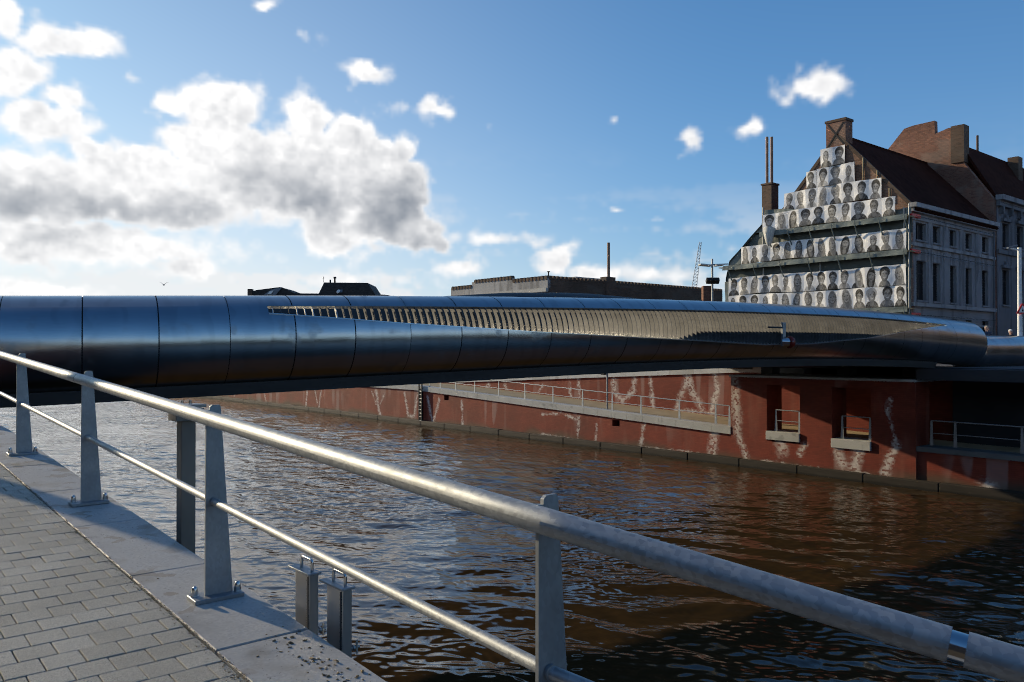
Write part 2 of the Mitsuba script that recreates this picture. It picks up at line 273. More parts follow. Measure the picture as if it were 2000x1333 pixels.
diff('dark_brick', old_brick((.075, .05, .036), (.14, .088, .06), (.11, .09, .07)), .85)
def tiles(p, n, uv):
    s = p.x * VX + p.y * VY; a = p.x * AX + p.y * AY; z = p.z
    row = dr.floor(z / .24); c = cell_rand(dr.floor(s / .22), row, 1); k = fbm(s * .35, z * .5, a * .35, 4)
    return mix((.026, .009, .006), (.058, .019, .012), .6 * c + .6 * (k - .25)) * (.7 + .5 * k)
diff('roof_tile', tiles, .9, lambda p, n, uv: dr.square(dr.sin((p.x * VX + p.y * VY) * math.pi / .22)) * .5 + (p.z / .24 - dr.floor(p.z / .24)) * .8, .03, spec=.08)
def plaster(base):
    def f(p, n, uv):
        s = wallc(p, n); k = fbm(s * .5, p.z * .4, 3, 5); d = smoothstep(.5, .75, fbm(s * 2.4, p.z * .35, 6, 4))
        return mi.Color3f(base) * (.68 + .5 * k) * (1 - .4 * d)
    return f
diff('trim_plaster', plaster((.42, .42, .42)), .8)
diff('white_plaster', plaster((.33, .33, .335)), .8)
diff('grey_plaster', plaster((.20, .21, .225)), .8)
diff('window_glass', lambda p, n, uv: mi.Color3f(.018, .02, .024) * (.5 + noise(p.x * .7, p.y * .7, p.z * .7)), .12, spec=.5)
diff('frame_paint', (.05, .05, .05), .6)
diff('slate', lambda p, n, uv: mix((.020, .019, .019), (.045, .042, .04), cell_rand(p.x * 3, p.y * 3, p.z * 4)), .7)
diff('lead_grey', (.16, .18, .21), .5)
diff('copper_pipe', lambda p, n, uv: mix((.20, .11, .07), (.34, .22, .15), noise(p.x, p.y, p.z * 3)), .6)
diff('net_green', lambda p, n, uv: mi.Color3f(.085, .105, .10) * (.55 + .9 * fbm(p.x * 1.1, p.y * 1.1, p.z * .7, 4)), .55, lambda p, n, uv: fbm((p.x * AX + p.y * AY) * 1.6, p.z * .5, 1, 4), .10, 1e-2)
diff('net_fold', lambda p, n, uv: mi.Color3f(.155, .185, .175) * (.6 + .8 * fbm(p.x * 1.1, p.y * 1.1, p.z * 2.7, 4)), .5, lambda p, n, uv: fbm((p.x * AX + p.y * AY) * 1.2, p.z * 2.5, 1, 4), .08, 1e-2)
diff('scaffold_tube', (.34, .34, .33), .45, metallic=.6)
diff('wood_pole', lambda p, n, uv: mix((.30, .22, .12), (.46, .36, .22), noise(p.x * 2, p.y * 2, p.z * 1.3)), .8)

def portrait(p, n, uv):                                                          # black and white print: uv.x = number + place across, uv.y = row + height
    i, j = dr.floor(uv.x), dr.floor(uv.y); x, y = uv.x - i, uv.y - j
    r = [cell_rand(i, j, k) for k in range(2, 14)]
    tilt = (r[0] - .5) * .5; cx, cy = .5 + .10 * (r[1] - .5), .595 + .05 * (r[2] - .5)
    X0, Y0 = (x - cx) * .86, y - cy
    X, Y = X0 * 1.0 + tilt * Y0, Y0 - tilt * X0
    sc = 1.28 + .16 * r[3]; X, Y = X / sc, Y / sc
    face = dr.square(X / .158) + dr.square((Y + .02) / .225)
    soft = lambda q, w=.18: smoothstep(1 + w, 1 - w, q)
    grain = fbm(uv.x * 14, uv.y * 14, 1, 3)
    col = mi.Float(.76) + .05 * (grain - .5)
    body = dr.square((x - cx * .6 - .2) / (.40 + .1 * r[4])) + dr.square((y + .04) / (.36 + .05 * r[4]))
    col = dr.lerp(col, dr.clip(.015 + .42 * r[5] * r[5] + .30 * (fbm(uv.x * 16, uv.y * 16, 3, 3) - .45), .01, .7), soft(body, .1))
    collar = soft(dr.square((x - cx * .6 - .2) / .10) + dr.square((y - .25) / .11), .3); col = dr.lerp(col, .12 + .5 * r[6], collar * dr.select(r[10] > .4, 1.0, 0.0))
    hl = .30 * smoothstep(.62, .72, r[7])                                        # long hair reaches down the sides
    hair = dr.square((X + .03 * (r[8] - .5)) / (.178 + .05 * r[8])) + dr.square((Y - .075 + hl * .6) / (.195 + hl * .62))
    ht = .012 + .32 * r[9] * r[9] * r[9]; some = smoothstep(.10, .16, r[10])     # a few are bald
    col = dr.lerp(col, dr.clip(ht + .16 * (noise(uv.x * 36, uv.y * 14, 7) - .5), .01, .7), soft(hair, .16) * some)
    neck = soft(dr.square(X / .085) + dr.square((Y + .27) / .13), .2); col = dr.lerp(col, .16, neck)
    line = .085 + .09 * r[2]                                                     # hairline
    skin = .25 - 1.2 * X * (r[11] - .35) + .30 * (fbm(uv.x * 8, uv.y * 8, 4, 3) - .5) - .20 * smoothstep(.45, 1.0, face)
    cut = smoothstep(line, line + .05, Y + .30 * dr.abs(X) + .10 * X * (r[3] - .5)) * some
    onface = soft(face + cut, .14)
    col = dr.lerp(col, dr.clip(skin, .05, .55), onface)
    for sx in (-1, 1):
        col = dr.lerp(col, .035, .75 * soft(dr.square((X - sx * .068) / .040) + dr.square((Y - .022) / .026), .7) * onface)
        col = dr.lerp(col, .07, .45 * soft(dr.square((X - sx * .10) / .022) + dr.square((Y + .09) / .07), .8) * onface)
    glasses = dr.select(r[4] > .72, 1.0, 0.0) * soft(dr.abs(dr.sqrt(dr.square((dr.abs(X) - .072) / .055) + dr.square((Y - .015) / .045)) - 1) * 5, .3); col = dr.lerp(col, .02, .7 * glasses * onface)
    col = dr.lerp(col, .09, .5 * soft(dr.square((X - .014) / .030) + dr.square((Y + .058) / .026), .7) * onface)
    smile = Y + .125 - 4.0 * X * X
    col = dr.lerp(col, dr.select(r[6] > .5, mi.Float(.50), mi.Float(.04)), .8 * soft(dr.square(X / .070) + dr.square(smile / .022), .5) * onface)
    beard = dr.select(r[8] > .70, 1.0, 0.0) * smoothstep(-.07, -.13, Y) * onface; col = dr.lerp(col, .06 + .2 * r[9], .7 * beard * (1 - soft(dr.square(X / .06) + dr.square(smile / .016), .4)))
    return mi.Color3f(dr.clip(col, .012, .8))
diff('portrait_print', portrait, .45, lambda p, n, uv: fbm(uv.x * .55, uv.y * 1.3, 1, 4), .10, 1e-2)

# ------------------------------------------------------------------ water
wr = np.random.default_rng(9)
def waves(n, l0, l1, slope, spread):
    lam = l0 * (l1 / l0) ** wr.random(n); th = math.atan2(v[1], v[0]) + .35 + wr.normal(0, spread, n); sl = slope / math.sqrt(n / 2) * wr.uniform(.6, 1.3, n)
    return [tuple(float(k) for k in (2 * math.pi / l * math.cos(a), 2 * math.pi / l * math.sin(a), wr.uniform(0, 6.28), s_ * l / 2 / math.pi)) for l, a, s_ in zip(lam, th, sl)]
BIG, SMALL = waves(36, .46, 2.0, .076, .75), waves(13, .22, .52, .048, .8)
def ripple(P):
    q = np.stack([P[..., 0], P[..., 1], 0 * P[..., 0]], -1)
    wx = (meshkit.fbm(q * .35, 2, 40) - .5) * 1.6; wy = (meshkit.fbm(q * .35 + 50, 2, 41) - .5) * 1.6
    x, y = P[..., 0] + wx, P[..., 1] + wy; z = 0
    for kx, ky, ph, am in BIG: z = z + am * np.sin(kx * x + ky * y + ph)
    return z * (.45 + 1.1 * meshkit.fbm(q * .09 + 3, 3, 47))
ga = np.concatenate([np.arange(-130, -60, .34), np.arange(-60, 10, .105)]); gw = np.arange(1.0, 39, .105)
A, W = np.meshgrid(ga, gw, indexing='ij')
P = np.stack([-u[0] * A + v[0] * W, -u[1] * A + v[1] * W, 0 * A], -1)
P[..., 2] = WZ + ripple(P)
na, nw = A.shape; I = (np.arange(na - 1)[:, None] * nw + np.arange(nw - 1)[None]).ravel()
wf = np.stack([I, I + nw, I + nw + 1, I + 1], -1)
mbw = MB().add(P.reshape(-1, 3), wf[:, ::-1] if np.dot(np.cross(A3, V3), Z3) < 0 else wf)
for (a0, a1, w0, w1) in [(-700, -130, -20, 60), (-130, 10, -25, 1.0), (10, 160, -25, 50), (-130, 10, 39, 50)]:
    mbw.add([fw(a0, w0, WZ), fw(a1, w0, WZ), fw(a1, w1, WZ), fw(a0, w1, WZ)], [[3, 2, 1, 0]])
def wbump(p, n, uv):
    a, b = noise(p.x * 1.1, p.y * 1.1, 1), noise(p.x * 1.1, p.y * 1.1, 5)
    x, y = p.x + .45 * a, p.y + .45 * b; z = mi.Float(0)
    for kx, ky, ph, am in SMALL: z = z + am * dr.sin(kx * x + ky * y + ph)
    return z * (.35 + 1.3 * noise(p.x * .3, p.y * .3, 9))
scene['water_surface'] = {'type': 'bumpmap', 'arbitrary': proc(wbump, 8e-3), 'scale': 1.0, 'bsdf': {'type': 'principled', 'base_color': {'type': 'rgb', 'value': [.041, .0245, .010]}, 'roughness': .06, 'specular': .5}}
put('water', mbw, 'water_surface', True, 'brown rippled river water between the two quays', kind='structure')

# ------------------------------------------------------------------ near quay: pavement, coping, wall
IN, OUT = 1.515, 2.005
mb = MB()
for t0, t1 in [(-14, 13.2), (13.2, 60)]:
    mb.add([nq(t0, -60, -.035), nq(t1, -60, -.035), nq(t1, IN + .02, -.035), nq(t0, IN + .02, -.035)], [[0, 3, 2, 1]])
pav = put('pavement', mb, 'joint_sand', False, 'grey concrete block pavement sloping along the near quay', kind='structure')
CO, PL = .175, .168
cells = []
for i in range(int(1.6 / CO), int(13.2 / CO)):
    t = i * CO; Ymid = t * .86 - .3
    for j in range(-30, 12):
        w1 = IN - .012 - (j * PL + (PL / 2 if i % 2 else 0)); w0 = w1 - PL
        w1 = min(w1, IN - .012)
        if w1 - w0 < .05 or w1 > IN: continue
        c = nq(t + CO / 2, (w0 + w1) / 2); px = 1000 + F * c[0] / max(c[1], .1)
        if c[1] > .5: cells.append((px < -70 or t < 2.5, c[1], t, w0, w1))
cells.sort(key=lambda c: (c[0], c[1]))
rest = MB(); nx = np.cross(UQ3 / np.linalg.norm(UQ3), VQ3); nx *= np.sign(nx[2])
UQn = UQ3 / np.linalg.norm(UQ3)
restuv = []
for n_, (off, yy, t, w0, w1) in enumerate(cells):
    if n_ > 290 and (n_ > 2400): break
    c = nq(t + CO / 2, (w0 + w1) / 2, -.03 + rng.normal(0, .0012))
    tl, tl2 = rng.normal(0, .006, 2); nn = nx + UQn * tl + VQ3 * tl2; nn /= np.linalg.norm(nn)
    g = .0024 + abs(rng.normal(0, .0012))
    m1 = MB().cbox(c, UQn, VQ3, nn, CO / 2 - g, (w1 - w0) / 2 - g * .8, .03, .0026)
    if n_ < 290:
        mm = m1.mesh(); put(pav + '__paver', mm, 'paver_concrete', False, uv=np.full((len(mm.vertices), 2), rng.random()))
    else:
        rest.add(m1.v[0], m1.f[0]); restuv.append(np.full((len(m1.v[0]), 2), rng.random()))
put(pav + '__paver_field', rest, 'paver_concrete', False, kind='stuff', uv=np.vstack(restuv))
# soil and moss washed up along the kerb joint, crumbs of earth on the coping
mb = MB()
clump = lambda t: float(meshkit.fbm(np.array([[t * 3.1, 0, 0]]), 3, 71)[0])
for k in range(5200):
    t = 2.6 + 9.6 * rng.random() ** 1.5; c_ = clump(t); w = IN + .005 - abs(rng.normal(0, .017 + .055 * max(0, c_ - .36))); r = rng.uniform(.0014, .0050)
    if rng.random() < .10: w = IN - abs(rng.normal(0, .10)); r *= .7
    if rng.random() < .06: w = IN + abs(rng.normal(0, .02)); r *= .6
    c = nq(t, w, rng.uniform(-.003, .0035) if w < IN else .0015); d = rng.normal(size=(4, 3)); d /= np.linalg.norm(d, axis=1, keepdims=True)
    mb.add(c + d * r * np.array([1.6, 1.6, .8]), [[0, 1, 2], [0, 2, 3], [0, 3, 1], [1, 3, 2]])
put('kerb_dirt', mb, 'soil', False, 'dry soil and moss crumbs caught along the coping joint', kind='stuff')
mb = MB()
for k in range(230):
    if k < 150: t, w = rng.normal(3.35, .28), rng.normal(1.83, .07)
    else: t, w = rng.uniform(3, 11), rng.uniform(1.53, 1.98)
    r = abs(rng.normal(0, .0045)) + .002; 
    if not (IN + .01 < w < OUT - .02): continue
    if k >= 150: r *= .45
    c = nq(t, w, r * .3); d = rng.normal(size=(8, 3)); d /= np.linalg.norm(d, axis=1, keepdims=True)
    mb.hull(c + d * r * np.array([1.5, 1.3, .7]))
put('earth_crumbs', mb, 'soil', False, 'dark crumbs of earth scattered on the near coping stones', kind='stuff')

qw = thing('quay_wall', 'near quay wall topped with smooth grey concrete coping slabs', 'wall')
mb = MB()
for t0, t1 in [(-14, 13.2), (13.2, 60)]:
    o = [nq(t0, OUT - .06, -.16), nq(t1, OUT - .06, -.16), nq(t1, OUT - .06, -.16), nq(t0, OUT - .06, -.16)]
    o[2][2] = o[3][2] = -9
    mb.add(o + [p - VQ3 * .4 for p in o], [[0, 1, 2, 3], [4, 7, 6, 5], [0, 4, 5, 1]])
put(qw + '__wall', mb, 'inner_brick')
ts = [3.98 + 1.405 * k for k in range(-9, 22)]
for t0, t1 in zip(ts[:-1], ts[1:]):
    a, b = nq(t0 + .005, (IN + OUT) / 2, -.08 + rng.normal(0, .0015)), nq(t1 - .005, (IN + OUT) / 2, -.08 + rng.normal(0, .0015))
    d = b - a; L = np.linalg.norm(d); d /= L; nn = np.cross(d, VQ3); nn *= np.sign(nn[2])
    put(qw + '__coping_stone', MB().cbox((a + b) / 2, d, VQ3, nn, L / 2, (OUT - IN) / 2, .08, .006), 'coping_concrete')

# ------------------------------------------------------------------ near railing
PW = 1.775
rl = thing('railing', 'galvanised quay railing with thick round handrail and tapered plate posts', 'railing')
BR = nq(1.893, PW)                                                        # the line turns at this post
D2 = np.array([.85, -.53, -.154]); D2 /= np.linalg.norm(D2)
def along(t, h, w=PW): return nq(t, w - (.058 if h > .8 else 0), h)
def pipe(name, pts, r, m='galvanised_pipe', n=28):
    pts = np.asarray(pts, float); mm = MB().tube(pts, r, n, False); vv = mm.v[0]
    s = np.concatenate([[0], np.cumsum(np.linalg.norm(np.diff(pts, axis=0), axis=1))]) + rng.uniform(0, 9)
    # a seam column so that the spangle wraps
    m_ = len(pts); th = np.arange(n + 1) * 2 * math.pi / n
    V_ = np.concatenate([vv.reshape(m_, n, 3), vv.reshape(m_, n, 3)[:, :1]], 1).reshape(-1, 3)
    UV = np.stack(np.meshgrid(s, th * r, indexing='ij'), -1).reshape(-1, 2)
    ff = np.array([[i * (n + 1) + j, (i + 1) * (n + 1) + j, (i + 1) * (n + 1) + j + 1, i * (n + 1) + j + 1] for i in range(m_ - 1) for j in range(n)])
    c = trimesh.Trimesh(V_, np.vstack([ff[:, [0, 1, 2]], ff[:, [0, 2, 3]]]), process=False)
    return put(name, c, m, True, uv=UV)
HR, HH, MH = .042, 1.046, .558
POSTS = [1.893 + 2.812 * k for k in range(0, 5)]
JT = [7.55, 13.1]                                                        # handrail joints
def straight(p, q, n=40): return [p + (q - p) * k / n for k in range(n + 1)]
b0 = along(1.893, HH); endb = b0 + D2 * 1.17
arc = [b0 + (along(2.2, HH) - b0) * (1 - k / 8) ** 1 for k in range(8)]
pipe(rl + '__handrail', straight(along(7.55 - .006, HH), along(2.05, HH), 50) + [b0 + D2 * s for s in np.linspace(.05, 1.155, 14)], HR)
pipe(rl + '__handrail', straight(endb + D2 * .020, endb + D2 * 3.2, 20), HR)
pipe(rl + '__handrail', straight(along(7.55 + .006, HH), along(12.75, HH), 40), HR)
pipe(rl + '__handrail', straight(along(12.775, HH), along(17.8, HH), 20), HR)
pipe(rl + '__joint_spigot', straight(endb - D2 * .05, endb + D2 * .09, 4), HR * .86, 'polished_steel')
pipe(rl + '__joint_spigot', straight(along(7.5, HH), along(7.6, HH), 4), HR * .94, 'dark_steel')
pipe(rl + '__joint_spigot', straight(along(12.72, HH), along(12.8, HH), 4), HR * .86, 'polished_steel')
MR = .0225
pipe(rl + '__mid_rail', straight(along(7.2, MH), along(1.88, MH), 40), MR, n=18)
pipe(rl + '__mid_rail', straight(along(7.208, MH), along(10.45, MH), 20), MR, n=18)
pipe(rl + '__mid_rail', straight(along(10.46, MH), along(11.6, MH), 10), MR, n=18)
b1 = along(1.893, MH); pipe(rl + '__mid_rail', [b1 + D2 * s for s in np.linspace(0, 3.2, 12)], MR, n=18)
for i, t in enumerate(POSTS):
    c = along(t, 0)
    ax = VQ3; dirn = UQn.copy(); dirn[2] = 0; dirn /= np.linalg.norm(dirn); up = Z3
    pk = key(rl + '__post')
    prof = Polygon([(-.048, .02), (.112, .02), (.038, 1.10), (.032, 1.112), (-.012, 1.112), (-.024, 1.102), (-.026, 1.085), (-.050, 1.085), (-.046, 1.0)])
    m1 = MB().ext(prof.buffer(-.0025, join_style=2).buffer(.0025), c - dirn * .0075, ax, up, .015, dirn)
    scene[pk] = mikit.ply(m1.mesh(), 'galvanised_plate')
    put(pk + '__base_plate', MB().cbox(along(t, .0135, PW + .016), ax, UQn, nx, .142, .070, .012, .003), 'galvanised_plate')
    for sx, st in ((-.098, .022), (.134, -.022)):
        o = along(t + st, .025, PW + sx); bb = MB()
        bb.tube([o, o + nx * .004], .023, 16); bb.tube([o + nx * .004, o + nx * .024], .021, 6); bb.tube([o + nx * .024, o + nx * .036, o + nx * .048, o + nx * .055, o + nx * .058], [.018, .018, .0145, .009, .002], 12)
        put(pk + '__bolt', bb, 'polished_steel', 40)
    wd = MB().tube([along(t - .02, MH), along(t - .008, MH)], .026, 14); wd.tube([along(t + .008, MH), along(t + .02, MH)], .026, 14)
    put(pk + '__collar', wd, 'galvanised_plate', 40)

# ------------------------------------------------------------------ steel guides and bollard on the river side of the near quay
def hollow(c, ax, ay, hx, hy, z0, z1, tk):
    poly = sbox(-hx, -hy, hx, hy).buffer(-.008).buffer(.008).difference(sbox(-hx + tk, -hy + tk, hx - tk, hy - tk))
    return MB().ext(poly, np.array([c[0], c[1], z0]), ax, ay, z1 - z0, Z3)
uq0 = np.array([uq[0], uq[1], 0])
for k, (px, py, Y, lab) in enumerate([(603, 1121, 4.45, 'steel guide post with bent handle standing left of its twin beyond the coping'), (668, 1150, 4.2, 'steel guide post with bent handle standing right of its twin nearest the viewer')]):
    c = atY(px, py, Y) + uq0 * .082 + VQ3 * .030; zt = c[2]
    g = thing('guide_post', lab, 'post')
    put(g + '__shaft', hollow(c, uq0, VQ3, .082, .030, -7.0, zt - .012, .005), 'stainless_post', 35)
    put(g + '__seam', MB().cbox(c - uq0 * .074 - VQ3 * .0325 - Z3 * 1.5, uq0, VQ3, Z3, .006, .0022, 1.48), 'dark_steel')
    put(g + '__cap_plate', MB().cbox(c + uq0 * .026 - Z3 * .005, uq0, VQ3, Z3, .122, .040, .006, .002), 'galvanised_plate')
    e = uq0; H_, W_, q_ = .064, .062, .016
    pts = [c - e * W_, c - e * W_ + Z3 * (H_ - q_)] + [c - e * (W_ - q_ + q_ * math.cos(t_)) + Z3 * (H_ - q_ + q_ * math.sin(t_)) for t_ in (.5, 1.05)] + [c - e * (W_ - q_) + Z3 * H_, c + e * (W_ - q_) + Z3 * H_] + [c + e * (W_ - q_ + q_ * math.cos(t_)) + Z3 * (H_ - q_ + q_ * math.sin(t_)) for t_ in (1.05, .5)] + [c + e * W_ + Z3 * (H_ - q_), c + e * W_]
    put(g + '__handle', MB().tube(pts, .0085, 10), 'polished_steel', True)
    o = c - uq0 * .05 + VQ3 * .03 - Z3 * .33
    sc_ = MB().tube([o, o + VQ3 * .06], .008, 8); sc_.tube([o + VQ3 * .04 - Z3 * .03 - uq0 * .01, o + VQ3 * .045 + Z3 * .035], .006, 8); sc_.tube([o + VQ3 * .02, o + VQ3 * .028], .017, 6)
    put(g + '__screw', sc_, 'dull_steel', 40)
c = atY(364, 790, 6.2)
g = thing('mooring_post', 'tall dark steel mooring post with wide plate on top beyond the railing', 'post')
put(g + '__shaft', hollow(c, uq0, VQ3, .052, .055, -7.2, c[2] - .055, .008), 'mooring_steel', 35)
hp = MB().cbox(c - Z3 * .01, uq0, VQ3, Z3, .10, .115, .011, .003)
put(g + '__top_plate', hp, 'dull_steel')
put(g + '__head_block', MB().cbox(c - Z3 * .075, uq0, VQ3, Z3, .09, .105, .046, .004), 'mooring_steel')
for s in (-.03, .03): put(g + '__bolt', MB().tube([c + VQ3 * s, c + VQ3 * s + Z3 * .03], .011, 6), 'polished_steel')
cb = nq(np.dot(c[:2], uq), OUT); cb[2] = c[2] - 1.13
put(g + '__bracket', MB().bar(cb - VQ3 * .02, np.array([c[0], c[1], cb[2]]), .12, .09), 'dull_steel')
put(g + '__bracket_bolt', MB().tube([np.array([c[0], c[1], cb[2]]) - uq0 * .02 - VQ3 * .12, np.array([c[0], c[1], cb[2]]) - uq0 * .09 - VQ3 * .12], .02, 8), 'polished_steel')
# unseen column left of the frame, added to cast the shade crossing the pavement
lc = np.array([-10.2, 11.3, zg(13.2)])
lp = thing('shade_column', 'unseen round steel column left of the railing whose shade crosses the pavement', 'lamp')
put(lp + '__column', MB().tube([lc, lc + Z3 * 5.5], [.16, .12], 20), 'dull_steel', True)
put(lp + '__head', MB().cbox(lc + Z3 * 5.55 + VQ3 * .3, VQ3, uq0, Z3, .5, .14, .05, .02), 'dull_steel')

# ------------------------------------------------------------------ the bridge
BX = np.array([-10.6, -7.6, -5.5, -2.1, 2.3, 8.2, 13.6, 19.3, 22.3]); BY = np.array([17.0, 18.9, 20.1, 22.3, 24.9, 29.2, 33.6, 37.7, 39.3]); BZ = np.array([.07, .2, .28, .41, .51, .64, .65, .42, .22])
cy_, cz_ = np.polyfit(BX, BY, 3), np.polyfit(BX, BZ, 3)
xs = np.linspace(-10.6, 21.55, 400); ax_ = np.stack([xs, np.polyval(cy_, xs), np.polyval(cz_, xs)], -1)
d0 = ax_[0] - ax_[1]; d0 /= np.linalg.norm(d0); d0[2] = -.015
ax_ = np.vstack([ax_[0] + d0 * np.linspace(11, .08, 60)[:, None], ax_])
SL = np.concatenate([[0], np.cumsum(np.linalg.norm(np.diff(ax_, axis=0), axis=1))]); SMAX = SL[-1]
def cen(s): return np.array([np.interp(s, SL, ax_[:, k]) for k in range(3)])
def frame(s):
    t = cen(min(s + .3, SMAX)) - cen(max(s - .3, 0)); t[2] = 0; t /= np.linalg.norm(t); return t, np.array([t[1], -t[0], 0])      # axis, side towards us
R = 1.05
def tp(s, th, r, tilt=0): t, n = frame(s); return cen(s) + r * (math.cos(th) * Z3 + math.sin(th) * n)
def s_of_px(px):
    q = 1000 + F * ax_[:, 0] / ax_[:, 1]; return float(np.interp(px, q, SL))
def wide(s): return float(np.interp(s, [s_of_px(360), s_of_px(1440), s_of_px(1740), SMAX], [8.0, 9.7, 12.3, 12.6]))
def frac_th(f): return math.acos(1 - 2 * f)
LP = np.array([507, 750, 1000, 1200, 1450, 1540, 1650, 1813]); LT = [.140, .150, .165, .175, .185, .185, .18, .185]; LB = [.215, .345, .48, .585, .725, .71, .575, .20]
LS = np.array([s_of_px(p) for p in LP]); LTt = [frac_th(f) for f in LT]; LBt = [frac_th(f) for f in LB]
def lens(s):
    if s < LS[0] or s > LS[-1]: return None
    return float(np.interp(s, LS, LTt)), float(np.interp(s, LS, LBt))
br = thing('bridge', 'curved footbridge with a polished stainless steel tube and louvred opening', 'bridge')
PRE = 1.5
def back(s):                                                                   # the deck side of the tube is open behind the louvres
    return math.radians(float(np.interp(s, [LS[0] - PRE, s_of_px(1120), s_of_px(1300), LS[-1] - 3, LS[-1]], [250, 254, 303, 304, 318])))
def shell(s0, s1, r, ns=6, nt=72, tilt=(0, 0), uvs=None):
    mb = MB(); uv = []
    ss = list(np.linspace(s0, s1, ns))
    cols = []
    for s in ss:
        L = lens(s); mid = .75
        if L is None: a0, a1 = mid, mid + 2 * math.pi
        else: a0, a1 = L[1], L[0] + 2 * math.pi
        th = np.linspace(a0, a1, nt)
        if L is None and LS[0] - PRE < s < LS[0]: th = np.linspace(-.03, back(s), nt)
        if L is not None:
            n1 = nt * 2 // 3; th = np.concatenate([np.linspace(L[1], back(s), n1), np.linspace(2 * math.pi - .03, a1, nt - n1)])
        k = (s - (s0 + s1) / 2)
        cols.append([tp(s, q, r + tilt[0] * k + tilt[1] * math.sin(q) * k) for q in th]); uv += [(s, q * r) for q in th]
    V_ = np.array(cols).reshape(-1, 3); ff = np.array([[i * nt + j, i * nt + j + 1, (i + 1) * nt + j + 1, (i + 1) * nt + j] for i in range(ns - 1) for j in range(nt - 1) if not (lens((s0 + s1) / 2) and j == nt * 2 // 3 - 1)])
    return trimesh.Trimesh(V_, np.vstack([ff[:, [0, 1, 2]], ff[:, [0, 2, 3]]])[:, ::-1], process=False), np.array(uv)
EDGES = (LS[0] - PRE, LS[0], LS[-1])
seams = [s_of_px(160) - 1.45 * 8]
while seams[-1] < SMAX - 1.5: seams.append(seams[-1] + 1.45)
seams[-1] = SMAX
for i, (a, b) in enumerate(zip(seams[:-1], seams[1:])):
    g = .018 if i % 3 == 2 else .008
    cuts = [a + g] + [s for s in EDGES if a + g + .05 < s < b - g - .05 and s in EDGES] + [b - g]
    ss = []
    for c0, c1 in zip(cuts[:-1], cuts[1:]): ss.append((c0 + (1e-4 if c0 in EDGES else 0), c1 - (1e-4 if c1 in EDGES else 0)))
    V_, U_ = [], []; parts_ = [shell(c0, c1, R + rng.normal(0, .0012), max(3, int((c1 - c0) / .25) + 2), 72, (rng.normal(0, .0012), rng.normal(0, .0012))) for c0, c1 in ss]
    m_ = trimesh.util.concatenate([q[0] for q in parts_]) if len(parts_) > 1 else parts_[0][0]
    put(br + '__tube_panel', m_, 'stainless_skin', True, uv=np.vstack([q[1] for q in parts_]))
core = [shell(seams[0], LS[0] - PRE - 1e-3, R - .03, 40, 40)[0], shell(LS[0] - PRE + 1e-3, LS[0] - 1e-3, R - .03, 8, 40)[0], shell(LS[0] + 1e-3, LS[-1] - 1e-3, R - .03, 90, 40)[0], shell(LS[-1] + 1e-3, SMAX, R - .03, 10, 40)[0]]
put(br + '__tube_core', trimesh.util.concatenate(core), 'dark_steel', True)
# closed backing inside the opening, its lips and the louvre blades
for which, nm in ((1, 'lower_lip'), (0, 'upper_lip')):
    mb = MB(); ss = np.linspace(LS[0], LS[-1], 120); rows = []
    for s in ss:
        th = lens(s)[which]; o = .022 * (1 if which else -1); ri_ = R - .5 if which else R - .07
        rows += [tp(s, th, R + .012), tp(s, th, ri_), tp(s, th + o / R, ri_), tp(s, th + o / R, R + .012)]
    ff = [[i * 4 + j, i * 4 + (j + 1) % 4, (i + 1) * 4 + (j + 1) % 4, (i + 1) * 4 + j] for i in range(119) for j in range(4)]
    put(br + '__' + nm, MB().add(rows, ff), 'lip_steel' if which else 'dull_steel')
for s in (LS[0], LS[-1]):
    L = lens(s); th = np.linspace(L[0], L[1], 5); rows = [tp(s, q, r) for q in th for r in (R, R - .3)]
    put(br + '__end_lip', MB().add(rows, [[2 * i, 2 * i + 1, 2 * i + 3, 2 * i + 2] for i in range(4)]), 'lip_steel')
s = LS[0] + .10; nf = 0
while s < LS[-1] - .15:
    L = lens(s); t, n = frame(s); yaw = float(np.interp(s, [LS[0], s_of_px(1000), s_of_px(1400), LS[-1]], [.27, .22, .12, .03])) + rng.normal(0, .012)
    th = np.linspace(L[0] + .012, L[1] - .012, 9); rows = []; depth = float(np.interp(s, [LS[0], s_of_px(800), s_of_px(1100)], [.50, .42, .30]))
    for q in th:
        p0 = tp(s, q, R - .015); p1 = p0 - n * depth + t * (depth * math.tan(yaw))
        rows += [p0 - t * .007, p0 + t * .007, p1 + t * .007, p1 - t * .007]
    ff = [[i * 4 + j, i * 4 + (j + 1) % 4, (i + 1) * 4 + (j + 1) % 4, (i + 1) * 4 + j] for i in range(8) for j in range(4)] + [[0, 3, 2, 1], [32, 33, 34, 35]]
    m_ = MB().add(rows, ff).mesh(); put(br + '__louvre_blade', m_, 'stainless_fin_glint' if nf in (0, 3, 4, 5, 8) else 'stainless_fin', False, uv=np.full((len(m_.vertices), 2), rng.random())); nf += 1
    s += .19
# deck, girder under the tube, cross beams, far side tube
def sweep(prof, s0, s1, n=60):
    ss = np.linspace(s0, s1, n); k = len(prof); rows = []
    for s in ss:
        t, nn = frame(s); c = cen(s); k_ = wide(s) / 12.4; rows += [c - nn * (x * k_ if x > 1 else x) + Z3 * z for x, z in prof]
    ff = [[i * k + j, i * k + (j + 1) % k, (i + 1) * k + (j + 1) % k, (i + 1) * k + j] for i in range(n - 1) for j in range(k)]
    ff += [[0, 1, 2, 3], [(n - 1) * k + 3, (n - 1) * k + 2, (n - 1) * k + 1, (n - 1) * k]]
    return MB().add(rows, ff)
put(br + '__deck', sweep([(.5, -.55), (11.6, -.30), (11.6, -.62), (.5, -.85)], 0, SMAX + 0), 'asphalt')
put(br + '__edge_girder', sweep([(-.42, -1.0), (.75, -1.0), (.75, -1.28), (-.30, -1.28)], 0, SMAX - 3.2), 'girder_paint')
